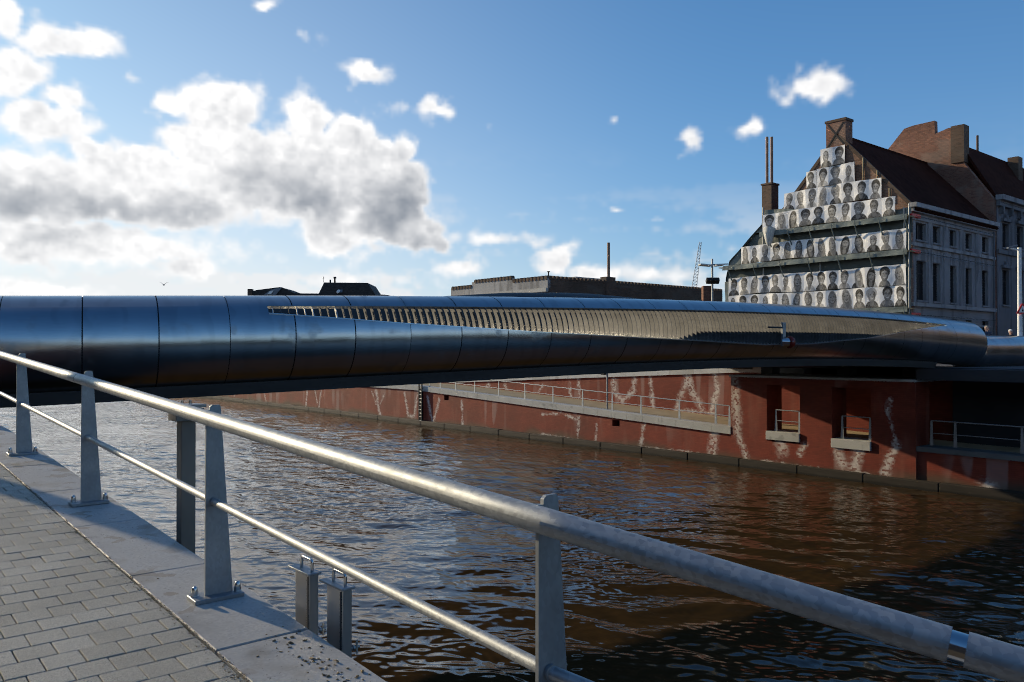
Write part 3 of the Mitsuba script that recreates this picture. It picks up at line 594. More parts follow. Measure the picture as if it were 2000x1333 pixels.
put(br + '__main_girder', sweep([(3.2, -.7), (8.6, -.6), (7.4, -1.35), (4.4, -1.40)], 0, SMAX - 3.2), 'girder_paint')
for k, s in enumerate(np.arange(2, SMAX - 3.4, 1.9)):
    t, nn = frame(s); c = cen(s)
    p = [c - nn * (x * wide(s) / 12.4) + Z3 * z for x, z in ((-.28, -1.275), (11.0, -.66), (11.0, -.8), (4.0, -1.30), (.4, -1.275))]
    put(br + '__cross_rib', MB().hull([q + t * e for q in p for e in (-.02, .02)]), 'girder_paint')
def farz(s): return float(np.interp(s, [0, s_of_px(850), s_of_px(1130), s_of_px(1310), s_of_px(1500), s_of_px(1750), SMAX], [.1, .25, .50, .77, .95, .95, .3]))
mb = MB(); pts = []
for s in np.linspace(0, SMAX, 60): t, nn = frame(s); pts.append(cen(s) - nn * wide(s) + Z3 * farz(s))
put(br + '__far_tube', mb.tube(pts, R, 28), 'dark_steel', True)  # dark material carries the backlit shade of this tube
put(br + '__far_girder', sweep([(11.4, -.35), (12.9, -.35), (12.9, -1.5), (11.4, -1.5)], 0, SMAX), 'girder_paint')
# end ring of the tube
mb = MB(); rows = []
for q in np.linspace(0, 2 * math.pi, 49): rows += [tp(SMAX, q, R + .004), tp(SMAX, q, R - .25)]
mb.add(rows, [[2 * i, 2 * i + 1, 2 * i + 3, 2 * i + 2] for i in range(48)]); put(br + '__end_ring', mb, 'dull_steel')
# fixed tube on the far landing, lower and thinner
t, nn = frame(SMAX); e0 = cen(SMAX) + t * .15
mb = MB(); p0 = e0 + Z3 * -.42 - nn * .1
put('landing_tube', mb.tube([p0 + t * k for k in np.linspace(0, 7, 15)], .85, 36), 'stainless_skin', True, 'low stainless steel tube parapet following the end of the bridge', 'parapet', uv=np.stack([np.arange(len(mb.mesh().vertices)) * .01, np.arange(len(mb.mesh().vertices)) % 36 * .15], -1))
# marker lamp hung on the tube
sl = s_of_px(1478); t, nn = frame(sl); o = tp(sl, 1.95, R)
nl = thing('marker_lamp', 'round red navigation lamp on a steel bracket under the bridge tube', 'lamp')
put(nl + '__bracket', MB().cbox(o + nn * .16 + Z3 * .28, nn, t, Z3, .05, .09, .42, .01), 'galvanised_plate')
put(nl + '__arm', MB().tube([o + nn * .16 + Z3 * .52, o + nn * .18 + Z3 * .52 - t * .9], .03, 8), 'dark_steel')
put(nl + '__housing', MB().tube([o + nn * .12, o + nn * .42 + t * .2], .16, 18), 'polished_steel', 40)
hd = nn * .5 + t * .85; hd /= np.linalg.norm(hd)
put(nl + '__lens', MB().tube([o + nn * .28 + t * .1, o + nn * .28 + t * .1 + hd * .10, o + nn * .28 + t * .1 + hd * .2, o + nn * .28 + t * .1 + hd * .24], [.21, .21, .16, .06], 24), 'red_lamp', True)

# ------------------------------------------------------------------ far bank: river wall, ramp, retaining wall
def ztop(a): return float(np.interp(a, [-140, -57.5, -27, -16], [-2.95, -2.95, -4.14, -4.40]))   # ledge top
def zst(a): return float(np.interp(a, [-140, -57, -29, -24, 40], [-2.6, -2.5, -1.05, -.8, -.75]))   # street
A_L, A_B0, A_B1 = -140.0, -26.5, -16.7
rw = thing('river_wall', 'long red brick river wall with white salt streaks and grey ledge', 'wall')
an = list(np.linspace(A_L, -58, 10)) + list(np.linspace(-57, A_B0, 16))
mb = MB()
for a0, a1 in zip(an[:-1], an[1:]):
    mb.hull([fw(a, w, z) for a in (a0, a1) for w in (37.5, 38.2) for z in (-8, ztop(a) - .42)])
mbw_ = MB(); poly = Polygon([(A_L, -8), (A_B0, -8)] + [(a, ztop(a) - .42) for a in reversed(an)])
holes = [onw(1203, 828, 37.5), onw(872, 778, 37.5), onw(610, 758, 37.5)]
for a, z in holes: poly = poly.difference(sbox(a - .32, z - .16, a + .32, z + .22))
put(rw + '__wall', MB().ext(poly, fw(0, 37.5, 0), A3, Z3, .6, V3), 'river_brick')
put(rw + '__backing', MB().ext(Polygon([(A_L, -8), (A_B0, -8)] + [(a, ztop(a) - .5) for a in reversed(an)]), fw(0, 38.1, 0), A3, Z3, .1, V3), 'dark_steel')
a = A_B0 - .01
while a > A_L + 2:
    L = 1.25; a1 = a - L
    put(rw + '__ledge_block', MB().hull([fw(x, w, ztop(x) + z) for x in (a - .008, a1 + .008) for w, z in ((37.36, -.41), (38.0, -.41), (37.36, -.012), (37.372, 0), (38.0, 0))]), 'ledge_concrete')
    a = a1
    if used.get(rw + '__ledge_block', 0) > 64: break
a = -2.0
while a > -118:
    L = 3.4; zz = rng.normal(0, .015)
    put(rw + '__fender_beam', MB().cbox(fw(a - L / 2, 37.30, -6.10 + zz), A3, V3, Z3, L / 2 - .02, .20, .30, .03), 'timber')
    a -= L
# sandy ramp behind the ledge
mb = MB(); an2 = list(np.linspace(A_L, -58, 6)) + list(np.linspace(-57, -1, 20))
for a0, a1 in zip(an2[:-1], an2[1:]):
    mb.add([fw(a0, 37.9, ztop(a0) - .06), fw(a1, 37.9, ztop(a1) - .06), fw(a1, 41.6, ztop(a1) - .02), fw(a0, 41.6, ztop(a0) - .02)], [[0, 1, 2, 3]])
put('ramp_path', mb, 'sand_path', False, 'tan sandy ramp path between the river ledge and the upper wall', kind='structure')
# upper retaining wall
rt = thing('retaining_wall', 'upper red brick wall with white bloom and pale coping above the ramp', 'wall')
an3 = [A_L, -57, -29, -24, -2]
put(rt + '__wall', MB().ext(Polygon([(A_L, -8), (-2, -8)] + [(a, min(zst(a), -1.02) - .30) for a in reversed(an3)]), fw(0, 41.5, 0), A3, Z3, .5, V3), 'upper_brick')
a = -24.5
while a > -80:
    L = 1.9; a1 = a - L; za, zb = min(zst(a), -1.02), min(zst(a1), -1.02)
    put(rt + '__coping_block', MB().hull([fw(a - .008, w, za + z) for w in (41.38, 42.1) for z in (-.31, 0)] + [fw(a1 + .008, w, zb + z) for w in (41.38, 42.1) for z in (-.31, 0)]), 'light_concrete' if rng.random() < .75 else 'ledge_concrete')
    a = a1
mb = MB()
for a0, a1 in zip([-700, -140, -57, -29, -24, -5], [-140, -57, -29, -24, -5, 160]):
    w0 = 41.9 if a1 <= -24 else 38.5
    mb.add([fw(a0, w0, zst(a0) - .02), fw(a1, w0, zst(a1) - .02), fw(a1, 900, zst(a1) - .02), fw(a0, 900, zst(a0) - .02)], [[0, 1, 2, 3]])
put('far_street', mb, 'asphalt', False, 'asphalt street on the far bank', kind='structure')
mb = MB().add([[-3000, -1500, -9], [3000, -1500, -9], [3000, 4000, -9], [-3000, 4000, -9]], [[0, 1, 2, 3]])
put('ground', mb, 'asphalt', False, 'flat land reaching to the horizon', kind='structure')

def rail_line(name, label, pts, posts, group=None, h=1.1, m='galvanised_plate', r=.028):
    """pts: polyline of feet; posts: arc positions along it"""
    k = thing(name, label, 'railing', group); pts = np.asarray(pts, float); L = np.concatenate([[0], np.cumsum(np.linalg.norm(np.diff(pts, axis=0), axis=1))])
    at = lambda s: np.array([np.interp(s, L, pts[:, j]) for j in range(3)])
    put(k + '__handrail', MB().tube([p + Z3 * h for p in pts], r, 10), m, True); put(k + '__mid_rail', MB().tube([p + Z3 * h * .5 for p in pts], r * .7, 8), m, True)
    for s in posts:
        p = at(min(s, L[-1])); put(k + '__post', MB().hull([p + A3 * x * q + V3 * y + Z3 * z for x in (-1, 1) for y in (-.012, .012) for z, q in ((0, .075), (h, .04))]), m)
    return k
arr = [a for a in np.linspace(-58.5, -26.7, 24)]
pts = [fw(a, 37.55, ztop(a)) for a in arr]
ps = [onw(px, 800, 37.55)[0] for px in (782, 799, 839, 860, 890, 927, 974, 1025, 1080, 1138, 1196, 1252, 1327, 1398, 1426)]
L0 = pts[0]
rail_line('ramp_railing', 'grey steel railing along the ledge of the sandy ramp', pts, [(a + 58.5) * 1.0007 for a in ps])
# ladder and signal
la = onw(822, 800, 37.4)[0]
ld = thing('ladder', 'black steel ladder fixed in the red river wall', 'ladder')
put(ld + '__back_channel', MB().cbox(fw(la, 37.40, -4.75), A3, V3, Z3, .16, .09, 1.55), 'black_paint')
for s in (-.0, .42): put(ld + '__side_rail', MB().bar(fw(la + s, 37.22, -6.7), fw(la + s, 37.22, -2.6), .07, .10, V3), 'black_paint')
for k in range(10): put(ld + '__rung', MB().tube([fw(la, 37.22, -6.1 + k * .3), fw(la + .42, 37.22, -6.1 + k * .3)], .022, 8), 'polished_steel')
sa = onw(1186, 800, 37.9)[0]
sg = thing('river_signal', 'river traffic signal with three black lamps on a steel pole', 'traffic light')
zb = ztop(sa); put(sg + '__pole', MB().tube([fw(sa, 37.9, zb), fw(sa, 37.9, zb + 3.6)], .055, 12), 'galvanised_plate', 40)
for k in range(4):
    z = zb + 2.35 + k * .40; hk = put(sg + '__lamp_housing', MB().cbox(fw(sa - .27, 37.9, z), A3, V3, Z3, .17, .16, .17, .03), 'black_paint')
    put(hk + '__visor', MB().tube([fw(sa - .42, 37.85, z + .02), fw(sa - .66, 37.80, z)], [.13, .14], 12, False), 'black_paint', 40)

# ------------------------------------------------------------------ abutment block with two openings
ab = thing('abutment', 'red brick bridge abutment with two tall openings above the water', 'abutment')
op = Polygon([(A_B0, -8), (A_B1, -8), (A_B1, -1.46), (A_B0, -1.46)])
WIN = [(-24.3, -22.4), (-20.7, -18.75)]
for a0, a1 in WIN: op = op.difference(sbox(a0, -4.72, a1, -1.82))
put(ab + '__front_wall', MB().ext(op, fw(0, 37.40, 0), A3, Z3, 1.4, V3), 'river_brick')
put(ab + '__roof_slab', MB().cbox(fw((A_B0 + A_B1) / 2, 39.55, -1.40), A3, V3, Z3, (A_B1 - A_B0) / 2 + .05, 2.27, .055, .01), 'ledge_concrete')
for a0, a1 in WIN:
    zs = ztop((a0 + a1) / 2)
    put(ab + '__sill', MB().cbox(fw((a0 + a1) / 2, 37.95, zs - .20), A3, V3, Z3, (a1 - a0) / 2 + .0, .66, .22, .012), 'ledge_concrete')
    rail_line('window_railing', 'short steel railing in the left opening of the red abutment' if a0 < -23 else 'short steel railing in the right opening of the red abutment', [fw(a0 + .45, 37.55, zs + .02), fw(a1 - .12, 37.55, zs + .02)], [0, 5])
for a_, w_, in ((-25.5, 39.6), (-21.3, 40.0), (-17.8, 39.6)):
    put(ab + '__bearing', MB().cbox(fw(a_, w_, -1.12), A3, V3, Z3, .35, .35, .23), 'girder_paint')
# recessed landing right of the block, under the bridge end, its shade put into dark materials
lr = thing('landing_wall', 'recessed brick landing coloured dark for the shade beneath the far end of the bridge', 'wall')
put(lr + '__river_face', MB().ext(Polygon([(A_B1 + .01, -8), (40, -8), (40, -4.85), (A_B1 + .01, -4.55)]), fw(0, 37.52, 0), A3, Z3, .5, V3), 'river_brick')
put(lr + '__ledge', MB().hull([fw(a, w, z + dz) for a, z in ((A_B1 + .02, -4.55), (40, -4.85)) for w in (37.40, 38.6) for dz in (0.004, .22)]), 'shade_concrete')
put(lr + '__back_wall', MB().ext(Polygon([(A_B1, -8), (40, -8), (40, -1.0), (A_B1, -1.0)]), fw(0, 41.3, 0), A3, Z3, .15, V3), 'dark_steel')  # near-black colour stands in for shade in the recess
put(lr + '__floor', MB().box(fw(A_B1 + .02, 38.5, -4.7), A3 * 56, V3 * 2.8, Z3 * .21), 'shade_concrete')
put(lr + '__ceiling', MB().box(fw(A_B1 + .06, 37.3, -1.34), A3 * 56, V3 * 4.6, Z3 * .5), 'dark_steel')  # dark colour stands in for shade under the bridge end
rail_line('landing_railing', 'steel railing in deep shade on the landing right of the abutment', [fw(A_B1 + .6, 37.6, -4.25), fw(25, 37.6, -4.5)], [0, 1.0, 3.6, 6.2, 8.8, 11.4], m='dull_steel')

# ------------------------------------------------------------------ gable house with portraits
GW = 50.6
ca = -onw(1778, 500, GW)[0]; CA = onw(1778, 500, GW)[0]                       # corner
RA, RZ = onw(1636, 285, GW); EZ = 8.75; LA = 2 * RA - CA
RZ = onw(1642, 268, GW)[1]
FD = 12.95                                                                 # length of the street front
GH = thing('gable_house', 'old white fronted house whose brick gable carries rows of portraits', 'house')
put(GH + '__gable_wall', MB().ext(Polygon([(LA, -1), (CA, -1), (CA, EZ), (RA, RZ), (LA, EZ)]), fw(0, GW, 0), A3, Z3, .4, V3), 'gable_brick')
def front(hs, holes, q0, q1, z0, z1, a, mat, key_, th=.35):
    p = sbox(q0, z0, q1, z1)
    for h in holes: p = p.difference(sbox(*h))
    put(key_ + '__street_front', MB().ext(p, fw(a, GW, 0), V3, Z3, th, -A3), mat)
def onfront(px, py):                                                       # (distance along the front, z) on the front plane a = CA
    r = ray(px, py); da = -(r[0] * u[0] + r[1] * u[1]); k = CA / da; p = r * k
    return p[0] * v[0] + p[1] * v[1] - GW, p[2]
sc = 741 / 250
ups = [(115, 175, 612, 720), (213, 257, 628, 735), (310, 350, 645, 750), (402, 440, 663, 765), (498, 535, 687, 783)]
los = [(118, 177, 833, 1068), (213, 257, 843, 1070), (313, 352, 855, 1075), (403, 440, 868, 1080), (498, 535, 883, 1088)]
def wins(lst):
    qs = [[onfront(1750 + x / sc, 230 + y / sc) for x, y in ((a, c), (b, d))] for a, b, c, d in lst]
    z1 = np.mean([q[0][1] for q in qs]); z0 = np.mean([q[1][1] for q in qs]); return [(q[0][0], z0, q[1][0], z1) for q in qs]
hu, hl = wins(ups), wins(los)
hg = [(q0, -.6, q1, 2.0) for q0, _, q1, _ in hl]
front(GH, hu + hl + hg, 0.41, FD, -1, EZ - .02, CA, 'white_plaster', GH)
def window(parent, q0, z0, q1, z1, a=CA, bars=True):
    k = key(parent + '__window'); f = MB()
    ffw = lambda q, z, d: fw(a - d, GW + q, z)
    w = .09; d = .22
    for (x0, y0, x1, y1) in ((q0, z0, q0 + w, z1), (q1 - w, z0, q1, z1), (q0 + w, z0, q1 - w, z0 + w), (q0 + w, z1 - w, q1 - w, z1), ((q0 + q1) / 2 - .035, z0 + w, (q0 + q1) / 2 + .035, z1 - w)) + (((q0 + w, z0 + (z1 - z0) * .68, q1 - w, z0 + (z1 - z0) * .68 + .07),) if bars else ()):
        f.box(ffw(x0, y0, d + .08), V3 * (x1 - x0), A3 * .08, Z3 * (y1 - y0))
    scene[k] = mikit.ply(f.mesh(), 'frame_paint')
    put(k + '__pane', MB().box(ffw(q0, z0, d + .06), V3 * (q1 - q0), A3 * .012, Z3 * (z1 - z0)), 'window_glass')
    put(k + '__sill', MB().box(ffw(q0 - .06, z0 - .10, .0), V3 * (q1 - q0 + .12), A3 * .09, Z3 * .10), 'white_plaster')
for h in hu: window(GH, *h, bars=False)
for h in hl: window(GH, *h)
for h in hg: window(GH, *h)
def band(parent, nm, q0, q1, z0, z1, pr, mat='trim_plaster', a=CA): put(parent + '__' + nm, MB().box(fw(a - .01, GW + q0, z0), V3 * (q1 - q0), A3 * (pr + .01), Z3 * (z1 - z0)), mat)
band(GH, 'cornice', -.1, FD, EZ - .05, EZ + .22, .42); band(GH, 'cornice_moulding', -.03, FD, EZ - .30, EZ - .052, .22); band(GH, 'frieze', 0, FD, EZ - .75, EZ - .62, .10)
zu, zl = hu[0][1], hl[0][1]
band(GH, 'string_course', 0, FD, zu - .42, zu - .22, .13); band(GH, 'string_course', 0, FD, zl - .40, zl - .16, .18); band(GH, 'plinth_band', 0, FD, zl - 1.5, zl - 1.38, .06)
for (q0, _, q1, _), (q2, _, q3, _) in zip(hl[:-1], hl[1:]):
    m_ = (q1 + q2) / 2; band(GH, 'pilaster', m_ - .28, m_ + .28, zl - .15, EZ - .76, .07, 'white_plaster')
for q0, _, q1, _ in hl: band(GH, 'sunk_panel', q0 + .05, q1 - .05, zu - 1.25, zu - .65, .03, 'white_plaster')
# roof: two slopes
def slope(parent, nm, e0, r0, q0, q1, mat, th=.16, o=.35):
    ea, ez = e0; ra, rz = r0; d = np.array([ea - ra, ez - rz]); L = np.linalg.norm(d); d /= L; ea, ez = ea + d[0] * o, ez + d[1] * o
    nrm = np.array([-d[1], d[0]]); nrm *= np.sign(nrm[1])
    put(parent + '__' + nm, MB().hull([fw(x + nrm[0] * h, GW + q, z + nrm[1] * h) for x, z in ((ea, ez), (ra, rz)) for q in (q0, q1) for h in (0.0, th)]), mat)
RIDGE = (RA, RZ)
slope(GH, 'roof', (CA, EZ), RIDGE, .10, FD, 'roof_tile'); slope(GH, 'roof', (LA, EZ), RIDGE, .10, FD, 'roof_tile')
slope(GH, 'verge', (CA, EZ), RIDGE, -.06, .098, 'dark_brick', .22, .2); slope(GH, 'verge', (LA, EZ), RIDGE, -.06, .098, 'dark_brick', .22, .2)
put(GH + '__chimney', MB().box(fw(RA - .78, GW - .05, RZ - 1.0), A3 * 1.35, V3 * .9, Z3 * 2.05), 'fire_brick')
for s_ in (-1, 1): put(GH + '__chimney_strap', MB().bar(fw(RA - .1 - s_ * .55, GW - .07, RZ - .5), fw(RA - .1 + s_ * .55, GW - .07 - .006 * s_, RZ + .95), .09, .02, V3), 'black_paint')
put(GH + '__chimney_cap', MB().box(fw(RA - .84, GW - .11, RZ + 1.05), A3 * 1.47, V3 * 1.02, Z3 * .16), 'dark_brick')
put(GH + '__side_wall', MB().box(fw(LA, GW + .41, -1), A3 * .35, V3 * (FD - .41), Z3 * (EZ + 1)), 'dark_brick')
put(GH + '__ridge_tiles', MB().bar(fw(RA, GW - .05, RZ + .17), fw(RA, GW + FD, RZ + .17), .28, .16), 'roof_tile')
for z_, n_ in ((zl + .2, 0),): put(GH + '__downpipe', MB().tube([fw(CA + .12, GW + FD - .3, -1), fw(CA + .12, GW + FD - .3, EZ - .4)], .07, 8), 'grey_plaster')
# scaffold: poles, ledgers, netting, banners
NW = 49.75
crop5 = lambda x, y: (1410 + x / 3.703, 260 + y / 3.703)
ROWS = [  # x0, x1, top y at x0, x1, bottom y at x0, x1, number of portraits
    (715, 890, 115, 90, 250, 228, 2), (690, 960, 265, 210, 400, 355, 3), (450, 1155, 440, 320, 575, 465, 8), (300, 1258, 600, 447, 715, 590, 10), (138, 1333, 828, 688, 942, 840, 14), (50, 1333, 1058, 945, 1180, 1095, 15), (50, 1338, 1185, 1100, 1305, 1255, 15), (612, 688, 285, 268, 415, 400, 1)]
names = ['topmost portrait banner just below the gable chimney, two faces', 'second portrait banner from the top, three faces', 'portrait banner of eight faces on the upper gable', 'portrait banner of ten faces, fourth row from the top', 'long portrait banner of fourteen faces between two dark net bands', 'long portrait banner above the lowest row of faces', 'lowest portrait banner, its bottom hidden by the bridge tube', 'single narrow portrait sheet left of the three face banner']
geo = []
for ri, (x0, x1, t0, t1, b0_, b1_, n) in enumerate(ROWS):
    BW = GW - .12 if ri in (0, 1, 2, 7) else NW
    aL, zL = onw(*crop5(x0, t0), BW); aR, zR = onw(*crop5(x1, t1), BW); _, yL = onw(*crop5(x0, b0_), BW); _, yR = onw(*crop5(x1, b1_), BW)
    zt, zb_ = (zL + zR) / 2, (yL + yR) / 2; geo.append((aL, aR, zb_, zt))
    bk = thing('portrait_banner', names[ri], 'banner', 'portrait banners on the gable')
    nx_ = 5; ny_ = 5; wid = (aR - aL) / n
    cut = np.cumsum([0] + [1 + rng.uniform(-.1, .1) for _ in range(n)]); cut = aL + cut / cut[-1] * (aR - aL)
    for i in range(n):
        X = np.linspace(cut[i], cut[i + 1], nx_); rows, uv = [], []
        for y in np.linspace(0, 1, ny_):
            for x in X:
                sag = .035 * math.sin((x - aL) * 1.1 + ri) * (1 - y) + .03 * math.sin(x * .7 + ri)
                rows.append(fw(x, BW - .05 + .05 * math.sin(x * 2.1 + y * 2 + ri) + .03 * math.sin(x * 5 + ri), zb_ + (zt - zb_) * y + sag)); uv.append((i + ri * 20 + .02 + .96 * (x - cut[i]) / (cut[i + 1] - cut[i]), ri * 3 + .02 + .96 * y))
        k_ = len(rows); rows2 = rows + [p + V3 * .012 for p in rows]
        ff = [[j * nx_ + i2, j * nx_ + i2 + 1, (j + 1) * nx_ + i2 + 1, (j + 1) * nx_ + i2] for j in range(ny_ - 1) for i2 in range(nx_ - 1)]
        put(bk + '__portrait', MB().add(rows2, ff + [[q + k_ for q in f[::-1]] for f in ff]), 'portrait_print', True, uv=uv + uv)
sf = thing('scaffold', 'scaffold wrapped in dark green netting against the brick gable', 'scaffold')
def AZ(px, py): return onw(px, py, NW)
aLs, aRs = AZ(1415, 560)[0], AZ(1777, 500)[0]
lev = [geo[3][2] - .05, geo[4][2] - .05, geo[6][2] - .0]                     # folds of net below the 4th, 5th and 7th rows
profile = [(AZ(1415, 605)[0], -1), (aRs, -1), (aRs, AZ(1777, 403)[1]), (AZ(1752, 412)[0], AZ(1752, 412)[1] + .1), (AZ(1520, 402)[0], AZ(1520, 402)[1] - .2), AZ(1490, 410), AZ(1483, 440), AZ(1462, 462), AZ(1441, 490), AZ(1418, 522), AZ(1414, 545)]
net = Polygon(profile)
def netpanel(name, z0, z1, w, mat, amp=.06, a0=-99, a1=99):
    p = net.intersection(sbox(-99, z0, 99, z1)).intersection(sbox(a0, -99, a1, 99))
    for g_ in (getattr(p, 'geoms', None) or [p]):
        if g_.is_empty or g_.area < .05: continue
        m = trimesh.creation.extrude_polygon(g_, .03, engine='earcut'); m = m.subdivide_to_size(.45); q = m.vertices
        k = np.stack([q[:, 0] * 1.1, q[:, 1] * .45, 0 * q[:, 0]], -1)
        dw = amp * 2 * (meshkit.fbm(k, 4, 77) - .5) + .6 * amp * np.sin(q[:, 0] * 2.4 + 1.5 * meshkit.noise(k * .7, 78) * 3)
        mm = trimesh.Trimesh(np.array([fw(x, w + d + z, y) for (x, y, z), d in zip(q, dw)]), m.faces, process=False)
        put(sf + '__' + name, mm, mat, 50)
zt4 = geo[3][3] + .9
netpanel('net', lev[0] + .05, zt4, NW + .25, 'net_fold', .05)
netpanel('net', geo[4][3] - .2, lev[0] - .05, NW + .40, 'net_green', .10)
netpanel('net', lev[1] + .05, geo[4][3] - .22, NW + .16, 'net_fold', .05)
netpanel('net', geo[5][3] - .2, lev[1] - .05, NW + .40, 'net_green', .10)
netpanel('net', -.9, geo[5][3] - .22, NW + .16, 'net_fold', .06)
for z in lev:                                                              # net gathered over the working platforms
    aa = np.linspace(max(aLs - .3, AZ(1489 if z > lev[1] + .5 else 1408, 500)[0]), aRs + .05, 60)
    netpanel('net_fold', z - .36, z - .03, NW - .36, 'net_fold', .04, aa[0], aa[-1])
    put(sf + '__platform', MB().box(fw(aa[0], NW - .28, z - .16), A3 * (aa[-1] - aa[0]), V3 * .85, Z3 * .06), 'wood_pole')
    for a in aa[4::9]: put(sf + '__net_tie', MB().tube([fw(a, NW - .48, z - .05), fw(a + .05, NW - .47, z - .42), fw(a + .08, NW - .1, z - 1.1)], [.02, .03, .05], 6), 'net_fold', True)
for px, y0 in ((1777, 398), (1489, 405), (1764, 405), (1600, 478)):
    a = AZ(px, 500)[0]; put(sf + '__pole', MB().tube([fw(a, NW + .12 if px != 1777 else NW - .1, -.8), fw(a, NW + .12 if px != 1777 else NW - .1, AZ(px, y0)[1])], .045, 8), 'scaffold_tube', True)
for px, y0, y1 in ((1674, 305, 352), (1702, 330, 350), (1726, 365, 385), (1596, 330, 350)):
    a = AZ(px, 400)[0]; put(sf + '__wood_pole', MB().tube([fw(a, GW - .08, AZ(px, y1)[1] - .3), fw(a, GW - .08, AZ(px, y0)[1])], .05, 8), 'wood_pole', True)
# loose sheeting at the left flank
mb = MB(); prof = [(1415, 600), (1414, 545), (1425, 512), (1443, 488), (1462, 462), (1486, 436)]
rows = []
for k, (px, py) in enumerate(prof):
    a, z = AZ(px, py)
    for j in range(7): rows.append(fw(a + .10 * math.sin(j * 2.1 + k * 3), NW + .1 + j * .35 + .12 * math.sin(j * 1.7 + k * 2), z + .08 * math.sin(j * 1.3 + k)))
mb.add(rows, [[i * 7 + j, i * 7 + j + 1, (i + 1) * 7 + j + 1, (i + 1) * 7 + j] for i in range(len(prof) - 1) for j in range(6)])
put(sf + '__side_sheet', mb, 'net_green', False)
aB, zB = AZ(1510, 462); put(sf + '__wrapped_bundle', MB().tube([fw(aB, NW - .42, zB + .5), fw(aB, NW - .50, zB + .15), fw(aB - .03, NW - .46, zB - .45), fw(aB - .1, NW - .4, zB - .7)], [.42, .36, .22, .06], 14), 'cream_sheet', 60)
for py, zc_ in ((425, None), (494, None), (617, None)):
    q, z = onfront(1786, py - 2)
    put(sf + '__red_clamp', MB().cbox(fw(CA + .12, GW + q - .2, z), V3, A3, Z3, .62, .10, .11, .03), 'red_plastic')
    put(sf + '__tie_cable', MB().tube([fw(CA + .22, GW + .3, z - .02), fw(CA + .22, GW + FD - .3, z - .1)], .018, 6), 'black_paint', True)
# chimney with two flues on the lower neighbour
fc = thing('flue_chimney', 'square brick chimney with two tall thin flue pipes left of the gable', 'chimney')
fa0, fz = onw(1488, 363, 51.5); fa1 = onw(1518, 363, 51.5)[0]
put(fc + '__shaft', MB().box(fw(fa0, 51.5, 0), A3 * (fa1 - fa0) * .62, V3 * .9, Z3 * fz), 'dark_brick')
put(fc + '__cap', MB().box(fw(fa0 - .06, 51.44, fz), A3 * ((fa1 - fa0) * .62 + .12), V3 * 1.02, Z3 * .12), 'dark_brick')
for px in (1498, 1507):
    a, z = onw(px, 268, 51.9); put(fc + '__flue_pipe', MB().tube([fw(a, 51.9, fz), fw(a, 51.9, z)], .10, 12), 'copper_pipe', 40)
# ------------------------------------------------------------------ the taller neighbour along the street
NH = thing('neighbour_house', 'taller brick and white plaster house behind the gable house roof', 'house')
NE = 10.75; QN = FD; QL = 16.0; NRZ = NE + (RZ - EZ) + .3
NR = RA - .1; HL = 2 * NR - CA
def NP(px, py, w=GW + FD): return onw(px, py, w)
out = [(CA, NE), (CA - .35, NE + .2)]
fp = [NP(1882, 318), NP(1882, 254), NP(1853, 250), NP(1826, 262), NP(1825, 236), NP(1782, 246), NP(1766, 252), NP(1736, 290), NP(1700, 330)]
put(NH + '__fire_wall', MB().ext(Polygon([(CA, -1), (CA, NE)] + fp + [(HL, NE), (HL, -1)]), fw(0, GW + QN + .002, 0), A3, Z3, .5, V3), 'fire_brick')
a0, z0 = NP(1858, 252); a1, z1 = NP(1884, 250)
put(NH + '__stack', MB().box(fw(a0, GW + QN - .12, z0 - 2.6), A3 * (a1 - a0), V3 * .9, Z3 * 2.75), 'dark_brick')
slope(NH, 'roof', (CA, NE), NP(1868, 283), QN + .5, QN + QL, 'roof_tile')
slope(NH, 'roof', (HL, NE), NP(1868, 283), QN + .5, QN + QL, 'roof_tile')
nh_h = []
for px0, px1, y0, y1 in ((1956, 1969, 436, 486), (1984, 1997, 441, 488), (1956, 1970, 527, 597)):
    q0, za = onfront(px0, y0); q1, zb_ = onfront(px1, y1); nh_h.append((q0, zb_, q1, za))
nh_h.append((nh_h[1][0], nh_h[2][1], nh_h[1][2], nh_h[2][3]))
for k in (3.4, 6.8):
    for h in nh_h[1:]: 
        if h[0] > QN + 2 : nh_h.append((h[0] + k, h[1], h[2] + k, h[3])) if h[2] + k < QN + QL - .5 and len(nh_h) < 8 else None
front(None, nh_h, QN + .51, QN + QL, -1, NE - .02, CA + .05, 'grey_plaster', NH)
for h in nh_h:
    window(NH, *h, a=CA + .05); band(NH, 'window_hood', h[0] - .2, h[2] + .2, h[3] + .12, h[3] + .34, .2, 'grey_plaster', CA + .05); band(NH, 'hood_ornament', (h[0] + h[2]) / 2 - .25, (h[0] + h[2]) / 2 + .25, h[3] + .341, h[3] + .62, .14, 'grey_plaster', CA + .05)
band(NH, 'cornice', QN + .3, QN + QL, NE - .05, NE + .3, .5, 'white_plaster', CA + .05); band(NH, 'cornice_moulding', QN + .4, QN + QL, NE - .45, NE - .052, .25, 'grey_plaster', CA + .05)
for k in range(8): band(NH, 'bracket', QN + .9 + k * 1.7, QN + 1.15 + k * 1.7, NE - 1.0, NE - .452, .3, 'grey_plaster', CA + .05)
band(NH, 'string_course', QN + .52, QN + QL, nh_h[0][1] - .5, nh_h[0][1] - .2, .12, 'grey_plaster', CA + .05)
a_, z_ = onw(1973, 308, GW + QN + 9); a2, z2 = onw(1989, 308, GW + QN + 9)
put(NH + '__chimney', MB().box(fw(a_ - .2, GW + QN + 9, z_ - 4), A3 * (a2 - a_ + .2), V3 * .9, Z3 * 4), 'dark_brick')
a_, z_ = onw(1909, 265, GW + QN + 4); put(NH + '__vent_pipe', MB().tube([fw(a_, GW + QN + 4, z_ - 3.5), fw(a_, GW + QN + 4, z_)], .09, 10), 'dark_brick', 40)

